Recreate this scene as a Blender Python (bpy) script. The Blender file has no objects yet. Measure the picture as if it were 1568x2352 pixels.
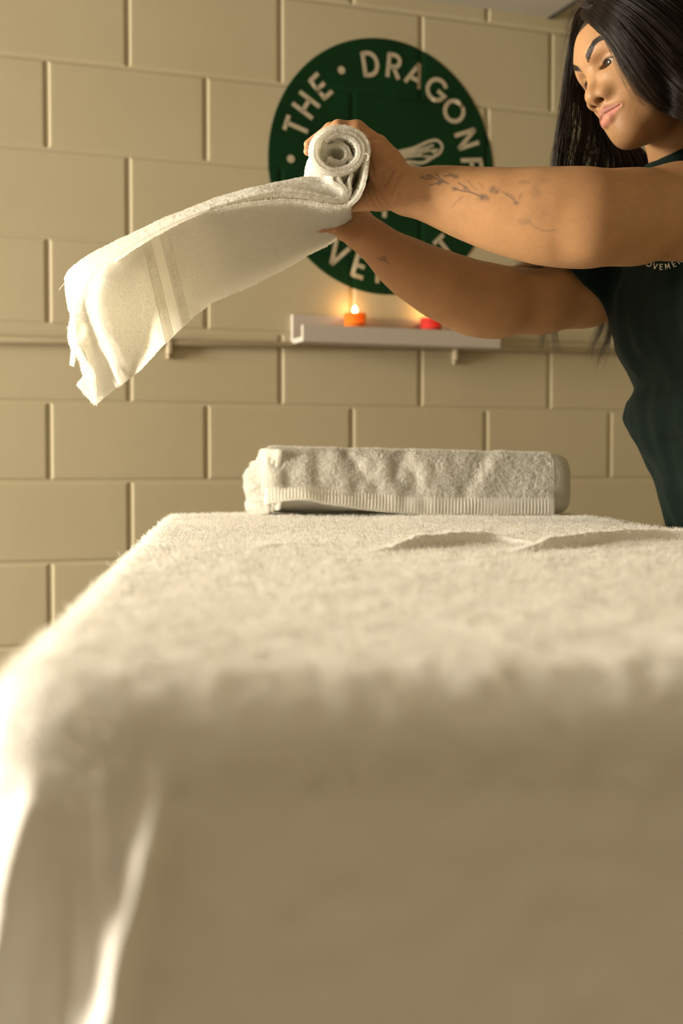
import bpy, bmesh, math, random
import numpy as np
from mathutils import Vector, Matrix

random.seed(7)
rng = np.random.default_rng(11)
S = bpy.context.scene
COL = S.collection

# ------------------------------------------------------------------ camera
F_PX = 3000.0                       # focal length in pixels of the 1568 x 2352 frame
CAM_H = 0.95                        # eye height above the floor
PITCH = math.atan(106.0 / F_PX)     # looking slightly down
cam_d = bpy.data.cameras.new('camera')
cam_d.sensor_fit = 'VERTICAL'
cam_d.sensor_height = 36.0
cam_d.sensor_width = 24.0
cam_d.lens = 36.0 * F_PX / 2352.0
cam_d.clip_start = 0.02
cam_d.dof.use_dof = True
cam_d.dof.focus_distance = 1.74
cam_d.dof.aperture_fstop = 4.5
cam_d.dof.aperture_blades = 0
cam = bpy.data.objects.new('camera', cam_d)
cam.location = (0, 0, CAM_H)
cam.rotation_euler = (math.pi / 2 - PITCH, 0, 0)
COL.objects.link(cam)
S.camera = cam

# ------------------------------------------------------------------ light, world, exposure
world = bpy.data.worlds.new('world')
S.world = world
world.use_nodes = True
wb = world.node_tree.nodes['Background']
wb.inputs[0].default_value = (1.0, 0.86, 0.66, 1)
wb.inputs[1].default_value = 0.25

def area_light(name, loc, target, sx, sy, power, color, spread=180):
    d = bpy.data.lights.new(name, 'AREA')
    d.shape = 'RECTANGLE'; d.size = sx; d.size_y = sy
    d.energy = power; d.color = color; d.spread = math.radians(spread)
    o = bpy.data.objects.new(name, d)
    o.location = loc
    v = Vector(target) - Vector(loc)
    o.rotation_euler = v.to_track_quat('-Z', 'Y').to_euler()
    COL.objects.link(o)
    return o

# low warm daylight coming in through the window in the left wall
area_light('window_daylight', (-4.30, 0.95, 1.45), (0.15, 1.60, 1.05), 1.00, 1.80, 530.0, (1.0, 0.915, 0.765), 180)
S.view_settings.view_transform = 'Standard'
S.view_settings.look = 'None'
S.view_settings.gamma = 1.0
S.view_settings.exposure = 0.27
S.view_settings.use_curve_mapping = False

# ------------------------------------------------------------------ helpers
SP, CP = math.sin(PITCH), math.cos(PITCH)

def P(px, py, d):
    """World point that the photograph shows at pixel (px, py), at depth d in front of the camera."""
    u = (px - 784.0) / F_PX; v = (1176.0 - py) / F_PX
    return np.array([u * d, d * (CP + v * SP), CAM_H + d * (v * CP - SP)])

def project(p):
    p = np.asarray(p, float)
    x = p[..., 0]; y = p[..., 1]; z = p[..., 2] - CAM_H
    dep = y * CP - z * SP
    return 784 + F_PX * x / dep, 1176 - F_PX * (y * SP + z * CP) / dep, dep

def tag(o, label=None, cat=None, group=None, kind=None):
    if label: o['label'] = label
    if cat: o['category'] = cat
    if group: o['group'] = group
    if kind: o['kind'] = kind
    return o

def empty(name, loc, label, cat, group=None):
    o = bpy.data.objects.new(name, None)
    o.empty_display_size = 0.05
    o.location = loc
    COL.objects.link(o)
    return tag(o, label, cat, group)

def mesh_np(name, V, Fq=None, Ft=None, mat=None, parent=None, smooth=True):
    """Link a mesh built from numpy arrays of vertices, quads and triangles (world coordinates)."""
    V = np.asarray(V, np.float32)
    nq = 0 if Fq is None else len(Fq); nt = 0 if Ft is None else len(Ft)
    me = bpy.data.meshes.new(name)
    me.vertices.add(len(V)); me.vertices.foreach_set('co', V.ravel())
    loops = []
    if nq: loops.append(np.asarray(Fq, np.int32).ravel())
    if nt: loops.append(np.asarray(Ft, np.int32).ravel())
    loops = np.concatenate(loops)
    me.loops.add(len(loops)); me.loops.foreach_set('vertex_index', loops)
    me.polygons.add(nq + nt)
    st = np.concatenate([np.arange(nq) * 4, nq * 4 + np.arange(nt) * 3]).astype(np.int32)
    me.polygons.foreach_set('loop_start', st)
    me.polygons.foreach_set('loop_total', np.concatenate([np.full(nq, 4), np.full(nt, 3)]).astype(np.int32))
    me.polygons.foreach_set('use_smooth', np.full(nq + nt, smooth))
    me.update(calc_edges=True)
    me.validate()
    o = bpy.data.objects.new(name, me)
    if mat: me.materials.append(mat)
    COL.objects.link(o)
    if parent is not None: attach(o, parent)
    return o

def world_of(o):
    m = Matrix.Translation(o.location) @ o.rotation_euler.to_matrix().to_4x4()
    return world_of(o.parent) @ o.matrix_parent_inverse @ m if o.parent is not None else m

def attach(o, parent):
    o.parent = parent
    o.matrix_parent_inverse = world_of(parent).inverted()

def mesh_bm(name, bm, mat=None, parent=None, smooth=False):
    me = bpy.data.meshes.new(name)
    bm.to_mesh(me); bm.free()
    if smooth:
        me.polygons.foreach_set('use_smooth', np.full(len(me.polygons), True))
    o = bpy.data.objects.new(name, me)
    if mat: me.materials.append(mat)
    COL.objects.link(o)
    if parent is not None: attach(o, parent)
    return o

def bm_box(bm, lo, hi, bevel=0.0, M=None):
    r = bmesh.ops.create_cube(bm, size=1.0)
    vs = r['verts']
    for v in vs:
        v.co = Vector([lo[i] + (v.co[i] + 0.5) * (hi[i] - lo[i]) for i in range(3)])
    if bevel:
        es = list({e for v in vs for e in v.link_edges})
        r2 = bmesh.ops.bevel(bm, geom=es, offset=bevel, segments=2, affect='EDGES', profile=0.5)
        vs = list({v for f in r2['faces'] for v in f.verts} | {v for v in vs if v.is_valid})
    if M is not None:
        for v in vs: v.co = M @ v.co
    return vs

def bm_lathe(bm, prof, M, n=40):
    rings = []
    for r, z in prof:
        rings.append([bm.verts.new(M @ Vector((r * math.cos(2 * math.pi * k / n), r * math.sin(2 * math.pi * k / n), z))) for k in range(n)])
    for a, b in zip(rings, rings[1:]):
        for k in range(n):
            bm.faces.new((a[k], a[(k + 1) % n], b[(k + 1) % n], b[k]))
    bm.faces.new(rings[0][::-1]); bm.faces.new(rings[-1])

def cat_rom(pts, n):
    """Smooth curve through control points, n samples, roughly even in arc length."""
    pts = np.asarray(pts, float)
    seg = np.linalg.norm(np.diff(pts, axis=0), axis=1) ** 0.5 + 1e-9
    t = np.concatenate([[0], np.cumsum(seg)])
    P0 = 2 * pts[0] - pts[1]; P1 = 2 * pts[-1] - pts[-2]
    Q = np.vstack([P0, pts, P1]); T = np.concatenate([[t[0] - seg[0]], t, [t[-1] + seg[-1]]])
    def ev(tt):
        i = np.clip(np.searchsorted(t, tt, side='right') - 1, 0, len(pts) - 2)
        p0, p1, p2, p3 = Q[i], Q[i + 1], Q[i + 2], Q[i + 3]
        t0, t1, t2, t3 = [T[i + k][:, None] for k in range(4)]
        x = tt[:, None]
        A1 = (t1 - x) / (t1 - t0) * p0 + (x - t0) / (t1 - t0) * p1
        A2 = (t2 - x) / (t2 - t1) * p1 + (x - t1) / (t2 - t1) * p2
        A3 = (t3 - x) / (t3 - t2) * p2 + (x - t2) / (t3 - t2) * p3
        B1 = (t2 - x) / (t2 - t0) * A1 + (x - t0) / (t2 - t0) * A2
        B2 = (t3 - x) / (t3 - t1) * A2 + (x - t1) / (t3 - t1) * A3
        return (t2 - x) / (t2 - t1) * B1 + (x - t1) / (t2 - t1) * B2
    tt = np.linspace(0, t[-1], max(n * 4, 64))
    c = ev(tt)
    L = np.concatenate([[0], np.cumsum(np.linalg.norm(np.diff(c[:, :3], axis=0), axis=1))])
    s = np.linspace(0, L[-1], n)
    return np.stack([np.interp(s, L, c[:, k]) for k in range(c.shape[1])], 1)

def vnoise(p, scale, seed=0):
    """Smooth value noise in [-1, 1] at points p (N, 3)."""
    q = np.asarray(p, float) / scale + 1000.0 + seed * 17.31
    i = np.floor(q).astype(np.int64); f = q - i
    f = f * f * (3 - 2 * f)
    def h(a, b, c):
        x = (a * 73856093) ^ (b * 19349663) ^ (c * 83492791) ^ (seed * 2654435)
        x = (x ^ (x >> 13)) * 1274126177 & 0x7fffffff
        x = (x ^ (x >> 11)) * 668265263 & 0x7fffffff
        return (x & 0xffff) / 32767.5 - 1
    r = 0
    for dx in (0, 1):
        for dy in (0, 1):
            for dz in (0, 1):
                w = (f[:, 0] if dx else 1 - f[:, 0]) * (f[:, 1] if dy else 1 - f[:, 1]) * (f[:, 2] if dz else 1 - f[:, 2])
                r = r + w * h(i[:, 0] + dx, i[:, 1] + dy, i[:, 2] + dz)
    return r

def grid_faces(nu, nv, off=0, closed_u=False):
    i = np.arange(nu if closed_u else nu - 1); j = np.arange(nv - 1)
    I, J = np.meshgrid(i, j, indexing='ij')
    I2 = (I + 1) % nu
    return (np.stack([I * nv + J, I2 * nv + J, I2 * nv + J + 1, I * nv + J + 1], -1).reshape(-1, 4) + off)

def grid_normals(G):
    du = np.gradient(G, axis=0); dv = np.gradient(G, axis=1)
    n = np.cross(du, dv)
    return n / (np.linalg.norm(n, axis=-1, keepdims=True) + 1e-12)

def tubes(paths, radii, sides=3):
    """paths (N, K, 3), radii (N, K): thin closed strands; returns vertices, quads, tris."""
    paths = np.asarray(paths, float); N, K, _ = paths.shape
    radii = np.broadcast_to(radii, (N, K))
    t = np.gradient(paths, axis=1); t /= np.linalg.norm(t, axis=-1, keepdims=True) + 1e-12
    ref = np.where(np.abs(t[..., 2:3]) < 0.9, np.array([0, 0, 1.0]), np.array([1.0, 0, 0]))
    a = np.cross(t, ref); a /= np.linalg.norm(a, axis=-1, keepdims=True) + 1e-12
    b = np.cross(t, a)
    V = np.empty((N, K, sides, 3))
    for s in range(sides):
        an = 2 * math.pi * s / sides
        V[:, :, s] = paths + (a * math.cos(an) + b * math.sin(an)) * radii[..., None]
    base = (np.arange(N) * K * sides)[:, None, None]
    k = np.arange(K - 1)[None, :, None]; s = np.arange(sides)[None, None, :]
    s2 = (s + 1) % sides
    Fq = np.stack([base + k * sides + s, base + k * sides + s2, base + (k + 1) * sides + s2, base + (k + 1) * sides + s], -1).reshape(-1, 4)
    return V.reshape(-1, 3), Fq

def fibres(pts, nrm, length, radius, lean=0.6, segs=3):
    """Short curled pile loops standing on a cloth."""
    n = len(pts)
    L = length * rng.uniform(0.5, 1.25, n)[:, None]
    d = nrm + rng.normal(0, lean, (n, 3)); d /= np.linalg.norm(d, axis=1, keepdims=True)
    e = d + rng.normal(0, 0.8, (n, 3)); e /= np.linalg.norm(e, axis=1, keepdims=True)
    p = [pts - nrm * length * 0.15, pts + d * L * 0.55, pts + d * L * 0.55 + e * L * 0.55]
    return tubes(np.stack(p, 1), np.array([[radius, radius, radius * 0.5]]))

# ------------------------------------------------------------------ materials
def nodes(m):
    m.use_nodes = True
    nt = m.node_tree
    return nt, nt.nodes['Principled BSDF']

def mat_plain(name, col, rough=0.6, spec=0.4, **kw):
    m = bpy.data.materials.new(name); nt, b = nodes(m)
    b.inputs['Base Color'].default_value = (*col, 1); b.inputs['Roughness'].default_value = rough
    b.inputs['Specular IOR Level'].default_value = spec
    for k, v in kw.items(): b.inputs[k].default_value = v
    return m

def noise_bump(nt, b, scale, strength, dist=0.002, detail=4):
    tc = nt.nodes.new('ShaderNodeTexCoord'); n = nt.nodes.new('ShaderNodeTexNoise')
    n.inputs['Scale'].default_value = scale; n.inputs['Detail'].default_value = detail
    bp = nt.nodes.new('ShaderNodeBump'); bp.inputs['Strength'].default_value = strength; bp.inputs['Distance'].default_value = dist
    nt.links.new(tc.outputs['Object'], n.inputs['Vector']); nt.links.new(n.outputs['Fac'], bp.inputs['Height'])
    nt.links.new(bp.outputs['Normal'], b.inputs['Normal'])
    return n

def mat_noise(name, c1, c2, scale, rough=0.7, spec=0.3, bump=0.3, bscale=None, dist=0.002, **kw):
    m = mat_plain(name, c1, rough, spec, **kw); nt = m.node_tree; b = nt.nodes['Principled BSDF']
    tc = nt.nodes.new('ShaderNodeTexCoord'); n = nt.nodes.new('ShaderNodeTexNoise')
    n.inputs['Scale'].default_value = scale; n.inputs['Detail'].default_value = 5
    r = nt.nodes.new('ShaderNodeValToRGB')
    r.color_ramp.elements[0].position = 0.3; r.color_ramp.elements[0].color = (*c1, 1)
    r.color_ramp.elements[1].position = 0.7; r.color_ramp.elements[1].color = (*c2, 1)
    nt.links.new(tc.outputs['Object'], n.inputs['Vector']); nt.links.new(n.outputs['Fac'], r.inputs['Fac'])
    nt.links.new(r.outputs['Color'], b.inputs['Base Color'])
    if bump: noise_bump(nt, b, bscale or scale * 4, bump, dist)
    return m

def mat_cloth(name, col, translucent, bump_scale, bump, dist=0.002):
    """White terry: diffuse cloth that lets some light through, with a fuzzy sheen."""
    m = bpy.data.materials.new(name); nt, b = nodes(m)
    b.inputs['Base Color'].default_value = (*col, 1); b.inputs['Roughness'].default_value = 0.9
    b.inputs['Specular IOR Level'].default_value = 0.1
    b.inputs['Sheen Weight'].default_value = 0.25; b.inputs['Sheen Roughness'].default_value = 0.6
    if bump: noise_bump(nt, b, bump_scale, bump, dist, 3)
    tr = nt.nodes.new('ShaderNodeBsdfTranslucent'); tr.inputs['Color'].default_value = (*col, 1)
    mx = nt.nodes.new('ShaderNodeMixShader'); mx.inputs[0].default_value = translucent
    out = nt.nodes['Material Output']
    nt.links.new(b.outputs[0], mx.inputs[1]); nt.links.new(tr.outputs[0], mx.inputs[2])
    nt.links.new(mx.outputs[0], out.inputs['Surface'])
    return m

M_WALL = mat_noise('painted_block', (0.395, 0.340, 0.222), (0.425, 0.368, 0.245), 3.0, 0.55, 0.35, 0.25, 160, 0.0012)
M_WALL2 = mat_noise('low_bounce_paint', (0.14, 0.12, 0.09), (0.165, 0.14, 0.105), 3.0, 0.6, 0.3, 0.2, 120)  # dark paint made up for the unseen front wall, to cut bounced light
M_CEIL = mat_noise('ceiling_paint', (0.38, 0.36, 0.31), (0.42, 0.39, 0.34), 5.0, 0.8, 0.2, 0.2, 90)
M_DARK = mat_plain('dark_gap', (0.05, 0.045, 0.035), 0.8)
M_FLOOR = mat_noise('vinyl_floor', (0.16, 0.13, 0.10), (0.20, 0.165, 0.125), 6.0, 0.5, 0.3, 0.1)
M_GREEN = mat_noise('green_wall_paint', (0.0022, 0.022, 0.0055), (0.0032, 0.029, 0.0075), 9.0, 0.6, 0.12, 0.2, 160, 0.001)
M_CREAM = mat_plain('cream_wall_paint', (0.40, 0.345, 0.24), 0.6)
M_SHELF = mat_plain('white_shelf_paint', (0.42, 0.375, 0.325), 0.45)
M_PIPE = mat_plain('painted_conduit', (0.36, 0.30, 0.20), 0.5)
M_TOWEL = mat_cloth('terry_cotton', (0.93, 0.91, 0.85), 0.72, 900, 0.35, 0.0015)
M_PILE = mat_cloth('terry_pile', (0.93, 0.91, 0.85), 0.72, 0, 0)
M_SHEET = mat_cloth('terry_sheet', (0.87, 0.845, 0.79), 0.12, 420, 0.5, 0.003)
# ------------------------------------------------------------------ room shell
TH = math.atan(3000.0 / 8000.0)                 # the back wall recedes to the right
TD = np.array([math.cos(TH), math.sin(TH), 0.0])
ND = np.array([math.sin(TH), -math.cos(TH), 0.0])   # towards the camera
W0 = np.array([0.0, 3.54, CAM_H])

def W(s, z, h=0.0):
    """Point on the back wall: s metres along it, z above eye level, h in front of it."""
    s = np.asarray(s, float); z = np.asarray(z, float); h = np.asarray(h, float)
    return W0 + s[..., None] * TD + h[..., None] * ND + z[..., None] * np.array([0, 0, 1.0])

def wall_sz(px, py, h=0.0):
    """Wall coordinates of a pixel."""
    a = P(px, py, 1.0) - np.array([0, 0, CAM_H])
    o = W0 + h * ND - np.array([0, 0, CAM_H])
    t = np.dot(o, ND) / np.dot(a, ND)
    q = a * t - o
    return float(np.dot(q, TD)), float(q[2])

ROWS = [-0.95, -0.86, -0.655, -0.451, -0.242, -0.038, 0.160, 0.352, 0.567, 0.785, 1.005, 1.235, 1.45, 1.66]
PH_A, PH_B, BW = 0.0303, -0.172, 0.4045
S0, S1 = -4.75, 2.3
JW, JD = 0.0085, 0.0030

def joints(r):
    ph = PH_A if r % 2 == 1 else PH_B
    k0 = math.floor((S0 - ph) / BW)
    return [ph + BW * k for k in range(k0, k0 + 21)]

def relief(s, z):
    """Depth of the painted block face below its front plane at wall coordinates (s, z)."""
    s = np.asarray(s, float); z = np.asarray(z, float)
    dep = np.zeros(np.broadcast(s, z).shape)
    r = np.clip(np.searchsorted(ROWS, z) - 1, 0, len(ROWS) - 2)
    R = np.array(ROWS)
    dz = np.minimum(np.abs(z - R[r]), np.abs(R[r + 1] - z))
    ph = np.where(r % 2 == 1, PH_A, PH_B)
    q = (s - ph) / BW
    ds = np.abs(q - np.round(q)) * BW
    d = np.minimum(ds, dz * 1.25)
    return np.where(d < JW, -JD * (0.5 + 0.5 * np.cos(np.pi * d / JW)) , 0.0)

V = []; Fq = []
def add_block(s0, s1, z0, z1):
    b = len(V)
    tilt = rng.normal(0, 0.0006, 2)
    for ins, h in ((0.0, -JD), (JW * 0.5, -JD * 0.92), (JW * 1.05, -JD * 0.12), (JW * 1.5, 0.0)):
        for (a, c) in ((s0 + ins, z0 + ins * .8), (s1 - ins, z0 + ins * .8), (s1 - ins, z1 - ins * .8), (s0 + ins, z1 - ins * .8)):
            V.append(W(a, c, h + (tilt[0] * (a - s0) + tilt[1] * (c - z0) if h > -JD * .5 else 0)))
    for k in range(3):
        for j in range(4):
            Fq.append((b + 4 * k + j, b + 4 * k + (j + 1) % 4, b + 4 * k + 4 + (j + 1) % 4, b + 4 * k + 4 + j))
    Fq.append((b + 12, b + 13, b + 14, b + 15))
for r in range(len(ROWS) - 1):
    js = joints(r)
    for a, b_ in zip(js, js[1:]):
        lo, hi = max(a, S0), min(b_, S1)
        if hi - lo > 0.02:
            add_block(lo, hi, ROWS[r], ROWS[r + 1])
# solid backing behind the blocks
b = len(V)
for h in (-JD, -0.15):
    for (s_, z_) in ((S0, -CAM_H), (S1, -CAM_H), (S1, 1.66), (S0, 1.66)):
        V.append(W(s_, z_, h))
Fq += [(b, b + 1, b + 2, b + 3), (b + 4, b + 7, b + 6, b + 5)] + [(b + j, b + 4 + j, b + 4 + (j + 1) % 4, b + (j + 1) % 4) for j in range(4)]
wall = mesh_np('wall_back', np.array(V), Fq, None, M_WALL, None, False)
tag(wall, 'cream painted cinder block wall behind the massage table', None, None, 'structure')

def slab(name, pts2, z0, z1, mat, label):
    bm = bmesh.new()
    lo = [bm.verts.new((x, y, z0)) for x, y in pts2]; hi = [bm.verts.new((x, y, z1)) for x, y in pts2]
    bm.faces.new(lo[::-1]); bm.faces.new(hi)
    n = len(pts2)
    for k in range(n): bm.faces.new((lo[k], lo[(k + 1) % n], hi[(k + 1) % n], hi[k]))
    o = mesh_bm(name, bm, mat)
    return tag(o, label, None, None, 'structure')

CL = W(S0, 0); CR = W(S1, 0)
FLp = [(CL[0] - .15, -1.3), (CR[0] + .1, -1.3), (CR[0] + .1, CR[1] + .1), (CL[0] - .15, CL[1] + .1)]
slab('floor', FLp, -0.06, 0.0, M_FLOOR, 'brown floor of the treatment room')
slab('ceiling', FLp, 2.60, 2.66, M_CEIL, 'pale ceiling of the treatment room')
# lowered ceiling soffit along the wall, ending in a dark gap
se, _ = wall_sz(1256, 40, 0)
zs = wall_sz(1256, 40, 0)[1]
A = W(S0, 0); B = W(se, 0)
pts = [A[:2], B[:2], (B + ND * 1.6)[:2], (A + ND * 1.6)[:2]]
slab('trim_1', [tuple(p) for p in pts], CAM_H + zs, CAM_H + zs + .03, M_CEIL, 'grey lowered ceiling section above the back wall')
A2 = B + TD * 0.014
pts = [B[:2], A2[:2], (A2 + ND * 1.6)[:2], (B + ND * 1.6)[:2]]
slab('trim_2', [tuple(p) for p in pts], CAM_H + zs - .004, CAM_H + zs + .034, M_DARK, 'dark gap strip at the end of the lowered ceiling')

# side walls; the left one has the window the daylight comes through
XL = CL[0] - .02; XR = CR[0]
WY0, WY1, WZ0, WZ1 = 0.34, 1.56, 0.58, 2.46
bm = bmesh.new()
for lo, hi in (((XL - .12, -1.3, 0), (XL, WY0, 2.6)), ((XL - .12, WY1, 0), (XL, 3.2, 2.6)),
               ((XL - .12, WY0, 0), (XL, WY1, WZ0)), ((XL - .12, WY0, WZ1), (XL, WY1, 2.6))):
    bm_box(bm, lo, hi)
tag(mesh_bm('wall_left', bm, M_WALL), 'cream side wall with the window', None, None, 'structure')
bm = bmesh.new(); bm_box(bm, (XR, -1.3, 0), (XR + .12, CR[1] + .1, 2.6))
tag(mesh_bm('wall_right', bm, M_WALL), 'cream wall on the right of the room', None, None, 'structure')
bm = bmesh.new(); bm_box(bm, (XL - .12, -1.42, 0), (XR + .12, -1.3, 2.6))
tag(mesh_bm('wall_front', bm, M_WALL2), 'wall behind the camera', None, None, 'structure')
win = empty('window_1', (XL - .06, (WY0 + WY1) / 2, WZ0), 'white framed window in the left wall', None); win['kind'] = 'structure'
bm = bmesh.new()
for lo, hi in (((XL - .09, WY0, WZ0), (XL - .03, WY0 + .05, WZ1)), ((XL - .09, WY1 - .05, WZ0), (XL - .03, WY1, WZ1)),
               ((XL - .09, WY0, WZ0), (XL - .03, WY1, WZ0 + .05)), ((XL - .09, WY0, WZ1 - .05), (XL - .03, WY1, WZ1))):
    bm_box(bm, lo, hi, .004)
mesh_bm('window_frame', bm, M_SHELF, win)

# ------------------------------------------------------------------ conduit along the wall
def pipe(name, pts, r, mat, parent=None, n=14):
    c = cat_rom(pts, 60) if len(pts) > 2 else np.linspace(pts[0], pts[1], 2)
    V_, F_ = tubes(c[None], np.full((1, len(c)), r), n)
    k = len(c)
    caps = [list(range(n))[::-1], [(k - 1) * n + j for j in range(n)]]
    Ft = [(c_[0], c_[j], c_[j + 1]) for c_ in caps for j in range(1, n - 1)]
    return mesh_np(name, V_, F_, Ft, mat, parent)
zc = lambda s: 0.3085 + (s + 0.90) * (0.026 / 1.74)
cond = empty('conduit', W(-3.4, zc(-3.4), 0), 'thin cream painted conduit pipe running along the block wall below the shelf', 'pipe')
pipe('pipe_run', [W(-3.45, zc(-3.45), .013), W(2.2, zc(2.2), .013)], 0.0085, M_PIPE, cond)
for px, py in ((388, 803), (1045, 818)):
    s_, z_ = wall_sz(px, py, .01)
    bm = bmesh.new()
    Mx = Matrix(((TD[0], -ND[0], 0, W(s_, z_)[0]), (TD[1], -ND[1], 0, W(s_, z_)[1]), (0, 0, 1, W(s_, z_)[2]), (0, 0, 0, 1)))
    bm_box(bm, (-.007, -.024, -.012), (.007, 0.0, .030), .003, Mx)
    bm_box(bm, (-.006, -.012, -.024), (.006, 0.0, -.010), .004, Mx)
    c = mesh_bm('pipe_clip', bm, M_PIPE, cond, True)

# ------------------------------------------------------------------ round painted sign
def stroke_mesh(bm, line, w, tf, closed=False):
    """Flat brush stroke of width w along a 2-D polyline, mapped by tf(x, y) -> 3-D; round ends."""
    pts = [np.array(p, float) for p in line]
    n = len(pts)
    Lr = []
    for i, p in enumerate(pts):
        a = pts[(i - 1) % n] if (closed or i) else p; b_ = pts[(i + 1) % n] if (closed or i < n - 1) else p
        d0 = p - a; d1 = b_ - p
        d0 = d0 / (np.linalg.norm(d0) + 1e-12); d1 = d1 / (np.linalg.norm(d1) + 1e-12)
        if not closed and i == 0: d0 = d1
        if not closed and i == n - 1: d1 = d0
        t = d0 + d1; t /= np.linalg.norm(t) + 1e-9
        nn = np.array([-t[1], t[0]])
        m = 1 / max(0.45, abs(np.dot(nn, np.array([-d1[1], d1[0]]))))
        Lr.append((p + nn * w / 2 * m, p - nn * w / 2 * m))
    vs = [(bm.verts.new(tf(*a)), bm.verts.new(tf(*b_))) for a, b_ in Lr]
    rr = range(n if closed else n - 1)
    for i in rr:
        j = (i + 1) % n
        bm.faces.new((vs[i][0], vs[i][1], vs[j][1], vs[j][0]))

def arc(cx, cy, rx, ry, a0, a1, n=16):
    return [(cx + rx * math.cos(math.radians(a0 + (a1 - a0) * k / n)), cy + ry * math.sin(math.radians(a0 + (a1 - a0) * k / n))) for k in range(n + 1)]

# glyphs in a box of height 1 centred on the origin: (width, strokes)
GLY = {
    'T': (.62, [[(-.31, .45), (.31, .45)], [(0, .45), (0, -.5)]]),
    'H': (.66, [[(-.29, .5), (-.29, -.5)], [(.29, .5), (.29, -.5)], [(-.29, 0), (.29, 0)]]),
    'E': (.5, [[(-.2, .5), (-.2, -.5)], [(-.2, .44), (.27, .44)], [(-.2, 0), (.22, 0)], [(-.2, -.44), (.27, -.44)]]),
    'D': (.66, [[(-.27, .5), (-.27, -.5)], [(-.27, .44), (-.05, .44)] + arc(-.05, 0, .36, .44, 90, -90)[1:-1] + [(-.05, -.44), (-.27, -.44)]]),
    'R': (.6, [[(-.22, .5), (-.22, -.5)], [(-.22, .44), (.02, .44)] + arc(.02, .2, .24, .24, 90, -90)[1:-1] + [(.02, -.04), (-.22, -.04)], [(.0, -.04), (.28, -.5)]]),
    'A': (.72, [[(-.34, -.5), (0, .5)], [(0, .5), (.34, -.5)], [(-.2, -.2), (.2, -.2)]]),
    'G': (.78, [arc(0, 0, .42, .44, 48, 360) + [(.05, 0)]]),
    'O': (.84, [arc(0, 0, .42, .44, 0, 360)[:-1]]),
    'N': (.68, [[(-.28, -.5), (-.28, .5)], [(-.28, .5), (.28, -.5)], [(.28, -.5), (.28, .5)]]),
    'F': (.5, [[(-.2, .5), (-.2, -.5)], [(-.2, .44), (.27, .44)], [(-.2, .0), (.22, .0)]]),
    'L': (.48, [[(-.2, .5), (-.2, -.5)], [(-.2, -.44), (.26, -.44)]]),
    'Y': (.66, [[(-.32, .5), (0, .02)], [(.32, .5), (0, .02)], [(0, .02), (0, -.5)]]),
    'M': (.84, [[(-.36, -.5), (-.3, .5)], [(-.3, .5), (0, -.28)], [(0, -.28), (.3, .5)], [(.3, .5), (.36, -.5)]]),
    'V': (.7, [[(-.33, .5), (0, -.5)], [(.33, .5), (0, -.5)]]),
    'S': (.5, [arc(0, .22, .22, .22, 40, 270, 10) + arc(0, -.22, .22, .22, 90, -140, 10)[1:]]),
    'U': (.66, [[(-.28, .5), (-.28, -.12)] + arc(0, -.12, .28, .32, 180, 360, 10)[1:-1] + [(.28, -.12), (.28, .5)]]),
}
SGC, SGZ = wall_sz(882, 384)
SGR, SGH = 0.3307, 0.345
def mural_pt(a, b_, h):
    s = SGC + a * SGR; z = SGZ + b_ * SGH
    return Vector(W(s, z, relief(s, z) + h))
def glyph(bm, ch, cx, cy, ang, size, tf, w):
    ca, sa = math.cos(ang), math.sin(ang)
    f = lambda x, y: tf(cx + ca * x * size - sa * y * size, cy + sa * x * size + ca * y * size)
    for st in GLY[ch][1]:
        dense = []
        closed = ch == 'O'
        q = st + ([st[0]] if closed else [])
        for p, r in zip(q, q[1:]):
            m = 4 if len(st) < 8 else 1
            dense += [(p[0] + (r[0] - p[0]) * k / m, p[1] + (r[1] - p[1]) * k / m) for k in range(m)]
        if not closed: dense.append(q[-1])
        stroke_mesh(bm, dense, w, f, closed)

mur = empty('wall_sign', W(SGC, SGZ - SGH, 0), 'large round dark green sign painted on the block wall with cream lettering', 'sign')
# disc following the relief of the blocks
nr, na = 90, 220
V = [W(SGC, SGZ, .0012)]
rr_ = np.linspace(1 / nr, 1, nr); aa = np.linspace(0, 2 * math.pi, na, endpoint=False)
RR, AA = np.meshgrid(rr_, aa, indexing='ij')
s_ = SGC + RR * np.cos(AA) * SGR; z_ = SGZ + RR * np.sin(AA) * SGH
G = W(s_, z_, relief(s_, z_) + .0012)
rim = W(s_[-1], z_[-1], relief(s_[-1], z_[-1]) - .001)
V = np.concatenate([[W(SGC, SGZ, .0012)], G.reshape(-1, 3), rim])
Ft = [(0, 1 + k, 1 + (k + 1) % na) for k in range(na)]
Fq = []
for i in range(nr):
    for k in range(na):
        a0 = 1 + i * na + k; a1 = 1 + i * na + (k + 1) % na
        Fq.append((a0, a0 + na, a1 + na, a1))
mesh_np('disc', V, Fq, Ft, M_GREEN, mur)
tfm = lambda x, y: mural_pt(x / SGR, y / SGH, .0022)
SZ = .066
def letter(ch, a, r, sg):
    t = math.radians(a); bm = bmesh.new()
    glyph(bm, ch, math.sin(t) * r * SGR, sg * math.cos(t) * r * SGH, -sg * t, SZ, tfm, .0115 / SZ)
    mesh_bm('letter', bm, M_CREAM, mur)
for ch, a in [('T', -72), ('H', -58.3), ('E', -44), ('D', -9.2), ('R', 5.6), ('A', 20.5), ('G', 36), ('O', 52), ('N', 69.5), ('F', 84.5), ('L', 97), ('Y', 109)]:
    letter(ch, a, .80, 1)
for ch, a in (('M', -63.5), ('O', -47), ('V', -30.5), ('E', -15.5), ('M', 0.5), ('E', 16), ('N', 29.5), ('T', 42.5)):
    letter(ch, a, .815, -1)
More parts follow.
